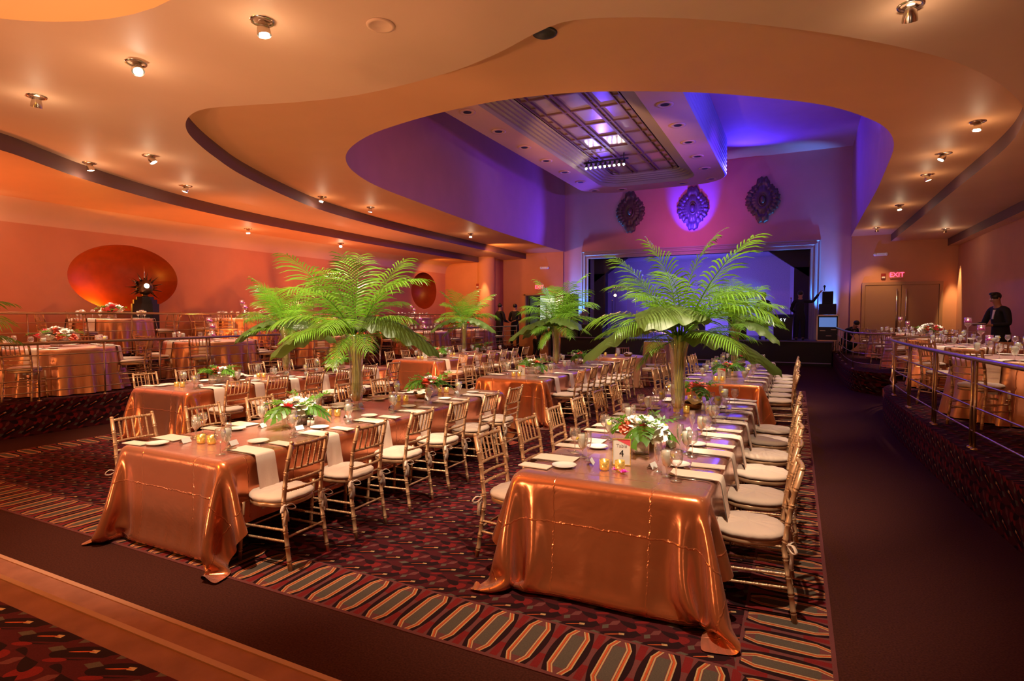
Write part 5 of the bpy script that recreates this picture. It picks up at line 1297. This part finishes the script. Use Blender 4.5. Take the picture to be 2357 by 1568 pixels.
# musician at the right of the stage reaching up, back to the camera
person((.10, 23.3, .9), R(180), 'musician in black on the stage seen from behind, reaching for a speaker', [(-.62, -.25, 1.72), (.12, -.30, 1.0)], [(-.40, -.05, 1.40), (.30, -.06, 1.12)], .03, 0, None, (0, 0), 'short', False)
person((1.5, 23.0, .5), R(40), 'person in dark clothes crouching by the equipment rack at the stage end', [(-.16, -.48, .62), (.16, -.50, .60)], [(-.26, -.30, .80), (.26, -.30, .80)], .75, .48, [(-.14, -.05, .06), (.14, .02, .06)], (0, -.3), 'short')
person((-11.2, 22.2, .5) if False else (-11.25, 21.45, .5), R(160), 'server in black seen from behind at the far left railing', [(-.12, -.36, 1.05), (.12, -.36, 1.05)], [(-.28, -.05, 1.10), (.28, -.05, 1.10)], .04, 0, None, (0, 0), 'bun', False)
person((-10.75, 21.9, .5), R(185), 'taller server in black seen from behind, right of the other', [(-.05, .16, 1.08), (.12, -.32, 1.05)], [(-.30, .12, 1.15), (.28, -.05, 1.10)], .04, 0, [(-.16, .1, .06), (.2, -.12, .06)], (0, 0), 'short', False)
person((-9.9, 22.2, 0), R(150), 'server in dark vest bending forward beside the doorway', [(-.14, -.60, .95), (.14, -.60, .95)], [(-.26, -.40, 1.05), (.26, -.40, 1.05)], .85, .02, None, (0, -.2), 'short', False)
person((-8.4, 20.6, 0), R(-95), 'person in black standing before the left end of the stage', [(-.12, -.34, 1.12), (.12, -.34, 1.10)], [(-.26, -.04, 1.12), (.26, -.04, 1.12)], .05, 0, None, (0, -.1), 'short', False)
person((-1.15, 24.0, .9), R(185), 'musician in a dark suit at the keyboard desk on the stage', [(-.15, -.4, 1.0), (.15, -.4, 1.0)], [(-.27, -.06, 1.12), (.27, -.06, 1.12)], .1, 0, None, (0, 0), 'short', True)
# ------------------------------------------------------------ stage equipment
def blk(name, x0, y0, z0, x1, y1, z1, mt, label, cat, **k):
    r = empty(name, (0, 0, 0), 0, label, cat); o = bevel(MB().box(x0, y0, z0, x1, y1, z1).obj('cabinet', mt, r, smooth=False), .02); return r
r = empty('equipment_rack', (.98, 23.35, .9), 0, 'open flight case rack with lit window and pale edges at the right stage end', 'equipment rack')
m = MB(); m.box(-.33, -.3, 0, .33, .3, .90); 
bevel(m.obj('case', M['dark'], r, smooth=False), .01)
m = MB()
for a, b in (((-.35, -.33), (-.31, .93)), ((.31, -.33), (.35, .93))): m.box(a[0], -.33, .0, b[0], -.29, .93)
for z in (0, .89): m.box(-.35, -.33, z, .35, -.29, z + .04)
m.obj('edge_trim', M['case'], r, smooth=False)
MB().box(-.27, -.32, .50, .27, -.30, .84).obj('window', M['screen'], r, smooth=False)
m = MB()
for z, x in ((.40, .1), (.36, -.24), (.18, -.05)): m.box(x, -.325, z, x + .17, -.30, z + .02)
m.obj('handle', M['case'], r, smooth=False)
r = blk('amplifier', .70, 23.1, 1.84, 1.24, 23.6, 2.22, M['dark'], 'wide black amplifier on top of the equipment rack', 'amplifier')
MB().box(.74, 23.08, 1.88, 1.2, 23.1, 2.18).obj('grille', mat('speaker_grille', (.02, .02, .03), .8, bump=.6, bscale=200), r, smooth=False)
r = blk('speaker', .80, 23.15, 2.22, 1.14, 23.5, 2.66, M['dark'], 'tall narrow black speaker stacked on the amplifier', 'speaker')
MB().box(.83, 23.13, 2.26, 1.11, 23.15, 2.62).obj('grille', M['blackcloth'], r, smooth=False)
put('microphone', MB().lathe([(.016, 0), (.02, .12), (.035, .13), (.038, .17), (.02, .2), (.001, .205)], (0, 0, 0), 12).mesh('microphone', M['dark']), None, (.86, 23.2, 2.68), 0, 'dark handheld microphone on the tall narrow speaker', 'microphone')
r = blk('speaker', -8.95, 23.3, .9, -8.4, 23.9, 1.75, M['dark'], 'large black speaker low at the left end of the stage', 'speaker'); MB().box(-8.9, 23.28, .95, -8.45, 23.3, 1.7).obj('grille', M['blackcloth'], r, smooth=False)
r = blk('speaker', -9.15, 23.4, 1.75, -8.6, 23.9, 2.75, M['dark'], 'tall black speaker stacked at the left end of the stage', 'speaker'); MB().box(-9.1, 23.38, 1.8, -8.65, 23.4, 2.7).obj('grille', M['blackcloth'], r, smooth=False)
r = blk('amplifier', -8.3, 23.2, .9, -7.3, 23.7, 1.45, M['dark'], 'low black amplifier near the left end of the stage', 'amplifier'); MB().box(-8.2, 23.18, .95, -7.4, 23.2, 1.4).obj('grille', M['blackcloth'], r, smooth=False)
for i, (x, s) in enumerate(((-.45, 'S Y'), (-2.0, 'S Y'), (-3.5, 'S Y'))):
    r = empty('music_stand', (x, 23.25, .9), 0, '%s black band desk with white letters on the stage' % ('right hand', 'middle', 'left hand')[i], 'music stand', 'band desks')
    m = MB(); m.add([(-.3, -.08, 0), (.3, -.08, 0), (.3, .1, 0), (-.3, .1, 0), (-.33, -.18, .85), (.33, -.18, .85), (.33, .1, .95), (-.33, .1, .95)], [(0, 1, 5, 4), (1, 2, 6, 5), (2, 3, 7, 6), (3, 0, 4, 7), (4, 5, 6, 7), (3, 2, 1, 0)])
    m.obj('desk_front', M['dark'], r, smooth=False)
    text_mesh(s, .15, M['led'], r, (0, -.185, .74), (R(83), 0, 0), .003)
for x, y, l in ((-7.0, 23.6, 'left'), (-5.2, 23.7, 'middle'), (-.2, 23.2, 'right')):
    r = empty('microphone_stand', (x, y, .9), 0, '%s thin microphone stand on the stage' % l, 'microphone stand', 'microphone stands')
    m = MB(); m.lathe([(.15, 0), (.15, .02), (.012, .03), (.012, 1.5)], n=14); m.obj('pole', M['dark'], r); MB().ball((0, 0, 1.54), .035, 10, 8).obj('microphone', M['chrome'], r)
r = empty('globe_lamp', (-7.05, 24.2, .9), 0, 'small glowing globe lamp on a thin stand at the left of the stage', 'lamp')
MB().lathe([(.12, 0), (.12, .02), (.01, .03), (.01, 1.72)], n=12).obj('pole', M['dark'], r); MB().ball((0, 0, 1.78), .06, 14, 10).obj('globe', mat('globe_glow', (1, .8, .5), .5, emit=(1, .7, .35), es=5), r)
# service console left of stage
r = empty('service_counter', (-10.6, 23.4, 0), 0, 'orange fronted service counter near the left doorway', 'counter')
bevel(MB().box(-.9, -.3, 0, .9, .3, 1.05).obj('body', M['door'], r, smooth=False), .02); MB().box(-.95, -.35, 1.05, .95, .35, 1.1).obj('countertop', M['wood'], r, smooth=False)
# right corner wall beam lamp
lamp('SPOT', (4.66, 24.0, 4.15), 520, (1, .70, .28), .04, (4.9, 24.25, .9), 28, .5, 'corner_beam_light')
lamp('SPOT', (-12.45, 22.2, 4.15), 260, (1, .66, .25), .05, (-12.6, 22.7, .8), 30, .5, 'pier_beam_light')
lamp('SPOT', (2.5, 23.2, 4.5), 120, (1, .6, .25), .05, (2.4, 24.5, 1.8), 60, .8, 'door_wash_light')
